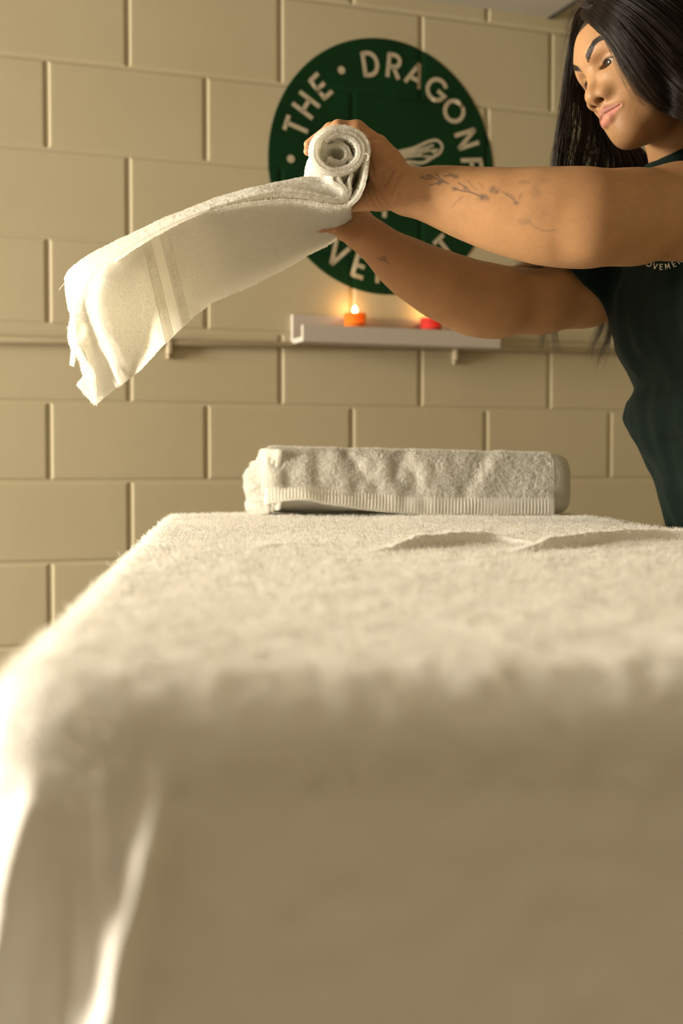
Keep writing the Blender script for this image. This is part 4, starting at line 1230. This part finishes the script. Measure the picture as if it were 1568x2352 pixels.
# --- skin pigment: warm brown, rosier lips and palms, and the faded tattoos
SK = np.array([.40, .213, .097])
def pigment(V):
    C = np.tile(SK, (len(V), 1))
    C *= (1 + .06 * vnoise(V, .02, 21) + .05 * vnoise(V, .004, 22))[:, None]
    q = w2h(V); ax = np.abs(q[:, 0])
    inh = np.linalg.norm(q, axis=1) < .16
    def mixin(m, col):
        nonlocal C
        m = np.clip(m, 0, 1)[:, None]; C = C * (1 - m) + np.array(col) * m
    qa = q.copy(); qa[:, 0] = ax
    C[inh] *= .76  # face tone darkened to offset the strong light falling on it
    lip = np.minimum(rc(qa, *LIPU), np.minimum(rc(qa, *LIPL), rc(q, (-.007, .0958, -.0768), (.007, .0958, -.0768), .0074, .0074)))
    m = np.where(inh, np.clip(1.3 - lip / .0014, 0, 1), 0)
    up = np.clip((q[:, 2] + .0700) / .002, 0, 1)
    mixin(m * (1 - up) * .9, (.43, .165, .13)); mixin(m * up * .9, (.27, .108, .085))
    # darker lid rims
    e = np.linalg.norm(qa - np.array([EYX, EYY, EYZ]), axis=1)
    mixin(np.where(inh & (q[:, 1] > .06), np.clip((.0150 - e) / .0016, 0, 1) * .40, 0), (.16, .08, .04))
    # brow tint under the hairs
    b = rc(qa, (.012, .0905, .0205), (.034, .083, .0325), .0042, .0034); b2 = rc(qa, (.034, .083, .0325), (.052, .063, .0275), .0034, .0012)
    mixin(np.where(inh, np.clip(1 - np.minimum(b, b2) / .0022, 0, 1) * .55, 0), (.10, .065, .05))
    # nostril interior: its shade is put into the colour
    n_ = rc(qa, (.0088, .1055, -.0500), (.0095, .0920, -.0410), .0043, .0032)
    mixin(np.where(inh, np.clip(.6 - n_ / .0012, 0, 1) * .9, 0), (.06, .025, .012))
    # scalp under the hair
    sc_ = np.clip((q[:, 2] - .070 + .35 * np.maximum(0, ax - .035)) / .004, 0, 1)
    sc_ = np.maximum(sc_, np.clip((.002 - q[:, 1]) / .006, 0, 1) * np.clip((q[:, 2] + .030) / .01, 0, 1))
    mixin(np.where(inh, sc_ * .95, 0), (.016, .010, .007))
    # tattoos drawn on the camera-facing forearm skin
    px, py, dep = project(V)
    ink = np.zeros(len(V))
    arm = (dep < 1.715) & (px > 945) & (px < 1300) & (py > 380) & (py < 600)
    A = np.flatnonzero(arm)
    pa = np.stack([px[A], py[A]], 1)
    def line(pts, w, a):
        c = cat_rom(pts, 40)
        d = np.min(np.linalg.norm(pa[:, None] - c[None], axis=2), axis=1) if len(pa) else np.zeros(0)
        ink[A] = np.maximum(ink[A], a * np.clip(1.35 - d / (w * .82), 0, 1))
    def blot(x, y, rx, ry, a, ang=0):
        dx = pa[:, 0] - x; dy = pa[:, 1] - y; ca, sa = math.cos(ang), math.sin(ang)
        r = np.hypot((dx * ca + dy * sa) / rx, (-dx * sa + dy * ca) / ry)
        ink[A] = np.maximum(ink[A], a * np.clip(1.5 - r * 1.1, 0, 1) * (0.65 + .35 * vnoise(V[A], .003, 31)))
    for L_, w, a in (([(968, 407), (978, 411), (990, 409)], 2.2, .75), ([(978, 404), (988, 404), (998, 409), (1012, 415), (1030, 422)], 2.0, .75),
                     ([(1000, 398), (1008, 407), (1020, 416), (1031, 423)], 1.8, .7), ([(987, 425), (998, 422), (1010, 417), (1014, 420)], 2.4, .7),
                     ([(1020, 404), (1035, 403), (1050, 408)], 2.6, .6), ([(1030, 398), (1045, 402), (1052, 406)], 2.2, .55),
                     ([(1040, 432), (1060, 438), (1078, 441), (1095, 447), (1106, 452)], 2.4, .75), ([(1052, 420), (1066, 428), (1078, 438)], 2.6, .55),
                     ([(1062, 452), (1050, 462), (1038, 475)], 2.4, .35), ([(1075, 415), (1085, 428), (1095, 436)], 2.4, .35), ([(1100, 420), (1108, 430)], 2.2, .3),
                     ([(1160, 445), (1175, 455), (1186, 466)], 2.6, .55), ([(1150, 440), (1172, 446), (1188, 462)], 2.2, .35), ([(1198, 445), (1192, 456)], 2.4, .4),
                     ([(1210, 505), (1225, 520), (1250, 530), (1275, 528)], 3.5, .25)):
        line(L_, w, a)
    for b_ in ((967, 406, 5, 4, .7), (986, 403, 6, 4, .6), (1009, 420, 8, 5, .8, -.4), (1046, 405, 8, 5, .7), (1044, 434, 7, 5, .85), (1069, 432, 6, 5, .8), (1109, 453, 11, 8, .95, -.3),
               (1116, 456, 9, 7, .6), (1135, 436, 12, 9, .8), (1139, 440, 7, 6, .7), (1186, 466, 7, 5, .8), (1206, 508, 18, 9, .45), (1230, 440, 14, 20, .28), (1205, 418, 16, 6, .35), (1240, 415, 24, 9, .25), (1235, 490, 30, 24, .16)):
        blot(*b_)
    mixin(np.clip(ink * 1.15, 0, .85), (.075, .062, .060))
    ink2 = np.zeros(len(V)); A = np.flatnonzero((px > 850) & (px < 910) & (py > 575) & (py < 620) & (dep > 1.85) & (dep < 1.945)); pa = np.stack([px[A], py[A]], 1)
    ink[:] = 0
    for L_, w, a in (([(864, 592), (874, 597), (886, 601), (896, 607)], 1.9, .9), ([(872, 597), (878, 592), (886, 590)], 2.6, .9), ([(874, 598), (882, 597), (890, 597)], 2.4, .9), ([(880, 590), (885, 596)], 2.2, .8)):
        line(L_, w, a)
    mixin(ink * .85, (.07, .06, .06))
    # palm side and finger creases a little redder
    mixin(np.clip((955 - px) / 60, 0, 1) * .30, (.40, .18, .095))
    # nail of the visible thumb
    nl = np.linalg.norm(V - P(722, 523, 1.82), axis=1)
    mixin(np.where((nl < .0085) & (px < 728), .45, 0), (.55, .27, .20))
    # elbow skin
    el = np.linalg.norm(V - P(1362, 524, 1.63), axis=1)
    mixin(np.clip(1 - el / .03, 0, 1) * .30, (.30, .15, .09))
    return C

M_SKIN = bpy.data.materials.new('skin'); nt, b_ = nodes(M_SKIN)
at = nt.nodes.new('ShaderNodeAttribute'); at.attribute_name = 'pigment'
nt.links.new(at.outputs['Color'], b_.inputs['Base Color'])
b_.inputs['Roughness'].default_value = .52; b_.inputs['Specular IOR Level'].default_value = .26
b_.inputs['Subsurface Weight'].default_value = .12; b_.inputs['Subsurface Radius'].default_value = (1, .35, .18); b_.inputs['Subsurface Scale'].default_value = .006
noise_bump(nt, b_, 700, .12, .0008, 3)
skin = mesh_np('body', Vb, Fb, None, M_SKIN, person)
vcol(skin, pigment(Vb))

# --- eyes
M_EYE = bpy.data.materials.new('eye'); nt, b_ = nodes(M_EYE)
at = nt.nodes.new('ShaderNodeAttribute'); at.attribute_name = 'pigment'; nt.links.new(at.outputs['Color'], b_.inputs['Base Color'])
b_.inputs['Roughness'].default_value = .06; b_.inputs['Specular IOR Level'].default_value = .6
for sx in (-1, 1):
    c = h2w((sx * EYX, EYY, EYZ))
    tgt = P(790, 420, 1.75)
    gz = tgt - c; gz /= np.linalg.norm(gz)
    fwd = HR @ np.array([0, 1.0, 0]); cd_ = np.array([0, 0, CAM_H]) - c; cd_ /= np.linalg.norm(cd_); gz = gz * .44 + fwd * .40 + cd_ * .16; gz /= np.linalg.norm(gz)
    a = np.cross(gz, [0, 0, 1.0]); a /= np.linalg.norm(a); b2 = np.cross(a, gz)
    nt_, np_ = 60, 64
    T = np.linspace(0.001, math.pi, nt_); Pp = np.linspace(0, 2 * math.pi, np_, endpoint=False)
    TT, PP = np.meshgrid(T, Pp, indexing='ij')
    rad = EYR * HS * (1 + .045 * np.exp(-(TT / .42) ** 4))
    D = (np.cos(TT)[..., None] * gz + np.sin(TT)[..., None] * (np.cos(PP)[..., None] * a + np.sin(PP)[..., None] * b2)) * rad[..., None]
    V_ = (c + D).transpose(1, 0, 2).reshape(-1, 3)
    F_ = grid_faces(np_, nt_, 0, True)
    t_ = np.tile(T, np_)
    Cc = np.tile(np.array([.42, .37, .33]), (len(V_), 1))
    Cc[t_ < .55] = (.014, .007, .004); Cc[t_ < .49] = (.026, .012, .006); Cc[t_ < .20] = (.004, .003, .003)
    e = mesh_np('eye', V_, F_, None, M_EYE, person); vcol(e, Cc)

# --- brows and lashes
M_HAIR = bpy.data.materials.new('dark_hair'); nt, b_ = nodes(M_HAIR)
b_.inputs['Base Color'].default_value = (.020, .0115, .007, 1); b_.inputs['Roughness'].default_value = .36; b_.inputs['Specular IOR Level'].default_value = .42
def on_face(q, lift=.0):
    """Push points in head space onto the face surface along +y."""
    q = np.asarray(q, float).copy()
    for _ in range(24):
        q[:, 1] -= np.clip(head_sdf(h2w(q)) / HS, -.004, .004) * .9
    q[:, 1] += lift
    return q
def brow(sx):
    n = 640
    u = rng.random(n) ** .9
    path = np.array([(.0105, .092, .0165), (.020, .0905, .0235), (.034, .084, .0325), (.044, .074, .0315), (.055, .060, .0250)])
    c = cat_rom(path, 200); i = (u * 199).astype(int)
    w = np.interp(u, [0, .25, .6, 1], [.0048, .0050, .0036, .0008])
    t = np.gradient(c, axis=0); t /= np.linalg.norm(t, axis=1, keepdims=True)
    r0 = c[i] + np.array([0, 0, 1.0]) * (rng.uniform(-1, 1, n) * w)[:, None]
    up = np.interp(u, [0, .4, 1], [.6, .25, -.15])[:, None]
    dirv = t[i] * (1 - np.abs(up) * .4) + np.array([0, 0, 1.0]) * up + rng.normal(0, .12, (n, 3))
    dirv /= np.linalg.norm(dirv, axis=1, keepdims=True)
    L = rng.uniform(.0045, .0075, n)[:, None]
    pts = [r0, r0 + dirv * L * .5, r0 + dirv * L]
    out = []
    for k, q in enumerate(pts):
        q = on_face(q, .0002 + .0006 * (k == 1)); q[:, 0] *= sx; out.append(h2w(q))
    return tubes(np.stack(out, 1), np.array([[.00014, .00013, .00004]]))
def lashes(sx):
    n = 46; u = np.linspace(-1, 1, n)
    x = u * .0138 - .0006; z = -.0136 + np.sqrt(np.maximum(.0190 ** 2 - (x + .0006) ** 2, 0))
    y = np.sqrt(np.maximum((EYR + .0014) ** 2 - x * x - z * z, 1e-8))
    r0 = np.stack([x, y, z], 1) + np.array([EYX, EYY, EYZ])
    d = np.stack([u * .55 + .1, np.full(n, .9), np.full(n, .05)], 1)
    L = (.0066 * (1 - .25 * u ** 2))[:, None] * rng.uniform(.8, 1.1, (n, 1))
    p = [r0, r0 + d * L * .45 + np.array([0, 0, -.0004]), r0 + d * L * .8 + np.array([0, 0, .0018]), r0 + d * L + np.array([0, 0, .0045])]
    out = []
    for q in p:
        q = q.copy(); q[:, 0] *= sx; out.append(h2w(q))
    return tubes(np.stack(out, 1), np.array([[.00018, .00015, .0001, .00004]]))
for sx in (-1, 1):
    V_, F_ = brow(sx); mesh_np('eyebrow', V_, F_, None, M_HAIR, person)
    V_, F_ = lashes(sx); mesh_np('eyelashes', V_, F_, None, M_HAIR, person)

# ------------------------------------------------------------------ t-shirt
CLA = P(1500, 384, 1.97); CLC = P(1568, 342, 1.90)
CLN = np.cross(CLC - CLA, np.array([.91, .41, .35])); CLN /= np.linalg.norm(CLN); CLN *= np.sign(CLN[2])
def axd(p): return rc(p, NK0 + (NK0 - NK1) * .2, NK1, .0001, .0001)
def shirt_sdf(p):
    d = smin(torso(p, .006), shoulders(p, .010), .045)
    # far sleeve, cut at its hem
    s = rc(p, P(1500, 610, 2.12), P(1320, 655, 2.05), .074, .071)
    a = P(1283, 596, 2.0); b = P(1386, 692, 2.0)
    hn = np.cross(b - a, np.array([.184, 1.0, .142])); hn /= np.linalg.norm(hn)
    if hn[0] > 0: hn = -hn
    s = smax(s, (p - a) @ hn, .003)
    d = smin(d, s, .018)
    # near sleeve
    s2 = rc(p, P(1800, 440, 1.86), P(1640, 478, 1.81), .078, .076)
    ax = P(1640, 478, 1.81) - P(1800, 440, 1.86); ax /= np.linalg.norm(ax)
    s2 = smax(s2, (p - P(1650, 476, 1.81)) @ ax, .003)
    d = smin(d, s2, .03)
    # neckline and hem
    d = smin(d, neck(p) - .0065, .02)
    hgt = (p - CLA) @ CLN
    d = d - .0016 * ((hgt > -.017) & (hgt < .02) & (axd(p) < .10))            # ribbed neckband
    d = smax(d, -np.maximum(-hgt, axd(p) - .085), .0025)
    # soft drag folds
    f = vnoise(np.stack([p[:, 0] * 1.0, p[:, 1] * 1.0, p[:, 2] * .20], 1), .024, 41) * .0048 + vnoise(np.stack([p[:, 0] + p[:, 2] * .5, p[:, 1], p[:, 2] * .5], 1), .05, 42) * .003
    return d + f
Vs, Fs = surface_nets(shirt_sdf, (.24, 1.66, CAM_H - .15), (.86, 2.36, CAM_H + .52), .0032)
Vs = smooth_mesh(Vs, Fs, 2, .5)
M_SHIRT = mat_noise('green_cotton', (.0010, .0062, .0038), (.0015, .0080, .0050), 30, .85, .15, .25, 900, .0008)
M_SHIRT.node_tree.nodes['Principled BSDF'].inputs['Sheen Weight'].default_value = .03
shirt = mesh_np('t_shirt', Vs, Fs, None, M_SHIRT, person)

# ------------------------------------------------------------------ trousers and shoes, behind the table
PV = np.array([TCX[0], YS, CAM_H - .14])
def trousers_sdf(p):
    d = ell(p, PV + np.array([.0, 0, .0]), (.150, .185, .120))
    for s in (-1, 1):
        hip = PV + LT * .085 * s + np.array([0, 0, -.05]); kn = hip + FW * .02 + np.array([0, 0, -.34]); an = np.array([hip[0] - FW[0] * .03, hip[1] - FW[1] * .03, .09])
        d = smin(d, rc(p, hip, kn, .090, .062), .03); d = smin(d, rc(p, kn, an, .062, .045), .03)
    return d
Vt, Ft_ = surface_nets(trousers_sdf, (.36, 1.70, .02), (.95, 2.30, CAM_H), .008)
M_TROU = mat_noise('black_trousers', (.010, .010, .011), (.016, .016, .017), 40, .85, .15, .2)
mesh_np('trousers', Vt, Ft_, None, M_TROU, person)
M_SHOE = mat_plain('black_shoe', (.02, .02, .02), .5)
for s in (-1, 1):
    hip = PV + LT * .085 * s; ank = np.array([hip[0] - FW[0] * .03, hip[1] - FW[1] * .03, .0])
    def shoe_sdf(p):
        d = rc(p, ank + np.array([0, 0, .05]) - FW * .03, ank + FW * .16 + np.array([0, 0, .032]), .046, .032)
        d = smin(d, rc(p, ank + np.array([0, 0, .05]), ank + np.array([0, 0, .10]), .045, .042), .02)
        return smax(d, .001 - p[:, 2], .006)
    V_, F_ = surface_nets(shoe_sdf, ank + np.array([-.25, -.25, -.02]), ank + np.array([.25, .25, .18]), .006)
    mesh_np('shoe', V_, F_, None, M_SHOE, person)
# ------------------------------------------------------------------ hair: strands combed along guides
def head_depth(px, py, grow):
    """Depth at which the ray of a pixel meets the (enlarged) cranium, or passes closest to it."""
    o = P(px, py, 1.55); v = P(px, py, 2.1) - o
    tt = np.linspace(0, 1, 140)
    dist = head_sdf(o + v * tt[:, None]) - grow
    neg = np.flatnonzero(dist < 0)
    k = neg[0] if len(neg) else int(np.argmin(dist))
    return 1.55 + .55 * tt[k] - (.002 if len(neg) else 0)
def guide3(pts, grow=.006, K=22):
    return cat_rom([P(p[0], p[1], p[2] if len(p) > 2 else head_depth(p[0], p[1], grow)) for p in pts], K)
def comb(guides, n, rad, spread, wave, wl, K=22, tip=.35, cut=(1.0, 1.0), bias=None, inner=0.010):
    """Strands interpolated between neighbouring guides, with shared waves for locks and small private wander."""
    G = np.array(guides); ng = len(G)
    u = rng.random(n) * (ng - 1) if bias is None else bias(rng.random(n)) * (ng - 1)
    i = np.minimum(u.astype(int), ng - 2); f = (u - i)[:, None, None]
    S_ = G[i] * (1 - f) + G[i + 1] * f
    t = np.linspace(0, 1, K)
    lock = np.floor(u * 9).astype(int)
    ph = (lock * 2.399) % (2 * math.pi)
    lt = np.stack([np.sin(t[None] * wl + ph[:, None]), np.cos(t[None] * wl * .8 + ph[:, None] * 1.7), np.sin(t[None] * wl * .7 + ph[:, None] * 2.3)], -1)
    S_ = S_ + lt * (wave * t[None, :, None] ** 1.2)
    o = rng.normal(0, 1, (n, 1, 3)) * spread * (.35 + .65 * t[None, :, None])
    pv = rng.normal(0, 1, (n, 3, 3)) * spread * .55
    w2 = np.stack([np.sin(t * 3.1), np.sin(t * 6.3 + 1), np.sin(t * 11 + 2)], 0)
    S_ = S_ + o + np.einsum('nka,kt->nta', pv, w2) * t[None, :, None]
    # some strands lie deeper
    S_ = S_ + np.array([.0, 1.0, .0]) * (rng.random((n, 1, 1)) * inner)
    L = rng.uniform(cut[0], cut[1], n)
    tt = t[None] * L[:, None] * (K - 1)
    a = np.minimum(tt.astype(int), K - 2); fr = (tt - a)[..., None]
    S_ = np.take_along_axis(S_, a[..., None].repeat(3, 2), 1) * (1 - fr) + np.take_along_axis(S_, (a + 1)[..., None].repeat(3, 2), 1) * fr
    R = rad * rng.uniform(.7, 1.2, (n, 1)) * (1 - (1 - tip) * t[None] ** 3)
    return tubes(S_, R)
HV, HF, hn = [], [], 0
def hair_add(VF):
    global hn
    HV.append(VF[0]); HF.append(VF[1] + hn); hn += len(VF[0])
B_ = [(1650, 300, 1.975), (1682, 350, 2.03), (1692, 460, 2.09), (1690, 600, 2.12)]
near_g = [
    [(1338, 38), (1364, 56), (1393, 86), (1422, 126), (1449, 169), (1476, 210), (1502, 241), (1545, 258), (1600, 276)] + B_,
    [(1340, 24), (1356, 32), (1382, 52), (1412, 86), (1442, 130), (1474, 180), (1508, 226), (1550, 250), (1606, 272)] + B_,
    [(1345, 8), (1385, 25), (1425, 65), (1462, 115), (1502, 170), (1548, 215), (1610, 262)] + B_,
    [(1352, -10), (1400, 5), (1450, 40), (1502, 90), (1552, 150), (1615, 240, 1.95)] + B_,
    [(1364, -32), (1420, -20), (1482, 10), (1545, 62), (1600, 130), (1640, 230, 1.97)] + B_,
    [(1382, -55), (1450, -48), (1522, -14), (1595, 45), (1650, 130, 1.97), (1665, 240, 2.0)] + B_,
    [(1420, -72), (1500, -66), (1582, -26), (1650, 50, 1.99), (1680, 150, 2.02), (1685, 250, 2.04)] + B_]
mid_ = [tuple((np.array(p[:2]) * .5 + np.array(q[:2]) * .5)) for p, q in zip(near_g[0][:9], near_g[1][:9])]
near_g.insert(1, mid_ + B_)
near_g = [guide3(g, .0075 + .0014 * k, 26) for k, g in enumerate(near_g)]
hair_add(comb(near_g, 3600, .00020, .0024, .0044, 11.0, 26, .5, (.95, 1.0), None, .006))
hair_add(comb(near_g, 1700, .00018, .0046, .0075, 13.0, 26, .5, (.95, 1.0), None, .004))
# wisps that fall over the cheek
cheek = [guide3([(1384, 78), (1400, 112), (1414, 150), (1432, 186), (1458, 220), (1494, 248), (1536, 262)], .005, 26),
         guide3([(1392, 86), (1422, 126), (1449, 169), (1476, 210), (1508, 240), (1550, 258)], .008, 26)]
hair_add(comb(cheek, 150, .00012, .0042, .0030, 6.0, 26, .4, (.6, 1.0), lambda r: r ** .6, .002))
# far side: a curtain behind the face, over the far shoulder, ending in loose curls
far_g = [
    [(1350, 4, 1.86), (1327, 30, 1.90), (1317, 72, 1.93), (1308, 122, 1.95), (1299, 182, 1.96), (1292, 242, 1.965), (1282, 302, 1.97), (1277, 352, 1.975), (1278, 410, 1.985), (1286, 470, 1.99), (1284, 560, 1.975), (1250, 600, 1.965), (1210, 594, 1.965), (1184, 606, 1.965)],
    [(1348, 14, 1.86), (1333, 60, 1.91), (1319, 130, 1.95), (1311, 200, 1.965), (1307, 260, 1.97), (1302, 310, 1.975), (1294, 360, 1.98), (1292, 420, 1.99), (1300, 500, 1.99), (1286, 580, 1.975), (1245, 606, 1.965), (1205, 604, 1.965), (1180, 612, 1.965)],
    [(1345, 30, 1.87), (1336, 90, 1.92), (1334, 160, 1.96), (1338, 220, 1.975), (1344, 275, 1.98), (1338, 330, 1.985), (1326, 380, 1.99), (1322, 430, 2.0), (1318, 510, 2.04), (1290, 600, 2.10), (1262, 690, 2.13), (1252, 760, 2.13), (1240, 812, 2.13)],
    [(1342, 40, 1.88), (1342, 120, 1.94), (1348, 190, 1.97), (1366, 250, 1.985), (1384, 310, 1.99), (1378, 370, 1.995), (1366, 430, 2.01), (1352, 530, 2.07), (1318, 640, 2.13), (1286, 720, 2.14), (1272, 770, 2.14), (1288, 815, 2.14)],
    [(1345, 60, 1.90), (1352, 170, 1.96), (1376, 250, 1.985), (1404, 320, 1.99), (1424, 360, 2.0), (1420, 420, 2.02), (1408, 520, 2.09), (1402, 640, 2.16), (1384, 740, 2.17), (1366, 790, 2.17), (1354, 830, 2.17)],
    [(1350, 100, 1.92), (1372, 220, 1.98), (1410, 300, 1.99), (1450, 345, 2.0), (1474, 380, 2.01), (1476, 430, 2.03), (1440, 550, 2.10), (1414, 680, 2.17), (1400, 760, 2.17), (1384, 810, 2.17), (1372, 850, 2.17)],
    [(1372, 160, 1.95), (1410, 260, 1.985), (1450, 320, 1.99), (1490, 350, 2.0), (1520, 385, 2.0), (1530, 430, 2.03), (1500, 540, 2.08), (1480, 600, 2.12)]]
far_g = [guide3(g, .0, 34) for g in far_g]
sel = lambda a, b: [far_g[k] for k in range(a, b)]
hair_add(comb(sel(0, 3), 420, .00022, .0026, .0095, 19.0, 34, .4, (.70, .93), lambda r: r ** 1.15, .02))
hair_add(comb(sel(2, 5), 800, .00022, .0030, .0095, 18.0, 34, .4, (.50, .68), None, .03))
hair_add(comb(sel(4, 7), 1700, .00025, .0030, .0065, 15.0, 34, .5, (.50, .66), None, .03))
# long loose locks that end below the far arm, and the curl resting on it
for a, n, sp, cu in ((0, 80, .0016, (.93, 1.0)), (1, 130, .0020, (.93, 1.0)), (2, 170, .0024, (.88, 1.0)), (3, 120, .0014, (.90, 1.0)), (4, 170, .0028, (.88, 1.0)), (5, 170, .0026, (.88, 1.0))):
    g = far_g[a]
    hair_add(comb([g - np.array([.003, 0, 0]), g + np.array([.004, .004, 0])], n, .00024, sp, .0046, 30.0, 34, .3, cu, None, .006))
# flyaways
fly = [guide3([(1360, 0, 1.85), (1330, -2, 1.87), (1308, 12, 1.90), (1296, 40, 1.92), (1288, 70, 1.93)], 0, 26), guide3([(1350, 12, 1.86), (1316, 60, 1.92), (1294, 130, 1.95), (1282, 220, 1.96), (1268, 300, 1.97)], 0, 26)]
hair_add(comb(fly, 60, .00013, .0035, .0040, 9.0, 26, .3, (.4, 1.0), None, .01))
top = [guide3([(1356, 20, 1.84), (1338, 12, 1.85), (1326, 4, 1.86), (1316, 0, 1.87)], 0, 26), guide3([(1362, 10, 1.84), (1344, 2, 1.85), (1330, -8, 1.86), (1322, -14, 1.87)], 0, 26)]
hair_add(comb(top, 50, .00012, .0020, .0010, 5.0, 26, .3, (.6, 1.0), None, .01))
hair = mesh_np('hair', np.concatenate(HV), np.concatenate(HF), None, M_HAIR, person)
# ------------------------------------------------------------------ lettering printed on the shirt
def on_shirt(px, py):
    a = P(px, py, 1.62); b = P(px, py, 2.3); v = (b - a) / np.linalg.norm(b - a); t = 0.0
    for _ in range(60):
        d = shirt_sdf((a + v * t)[None])[0]
        t += max(min(d, .03), .0002) * .8 if d > .0004 else 0
        if d <= .0004: break
    return Vector(a + v * (t - .0018))
M_PRINT = mat_plain('cream_print', (.55, .50, .38), .7)
def shirt_letter(ch, ang):
    bm = bmesh.new(); t = math.radians(ang); cx, cy, r = 1519, 549, 64
    x0 = cx + math.sin(t) * r; y0 = cy + math.cos(t) * r
    ca, sa = math.cos(t), math.sin(t)
    f = lambda x, y: on_shirt(x0 + (ca * x + sa * y) , y0 - (-sa * x * -1 + ca * y) if False else y0 - (sa * x + ca * y) + 2 * 0)
    f = lambda x, y: on_shirt(x0 + ca * x - sa * y, y0 - sa * x - ca * y)
    for st in GLY[ch][1]:
        q = [(x * 13.5, y * 13.5) for x, y in st]
        if ch == 'O': q = q + [q[0]]
        dense = []
        for p_, r_ in zip(q, q[1:]):
            m = 4 if len(st) < 8 else 1
            dense += [(p_[0] + (r_[0] - p_[0]) * k / m, p_[1] + (r_[1] - p_[1]) * k / m) for k in range(m)]
        dense.append(q[-1])
        stroke_mesh(bm, dense, 1.9, f)
    mesh_bm('printed_letter', bm, M_PRINT, shirt)
for ch, a in (('M', -42), ('O', -27.5), ('V', -13.5), ('E', -1), ('M', 12), ('E', 26), ('N', 39), ('T', 52)):
    shirt_letter(ch, a)
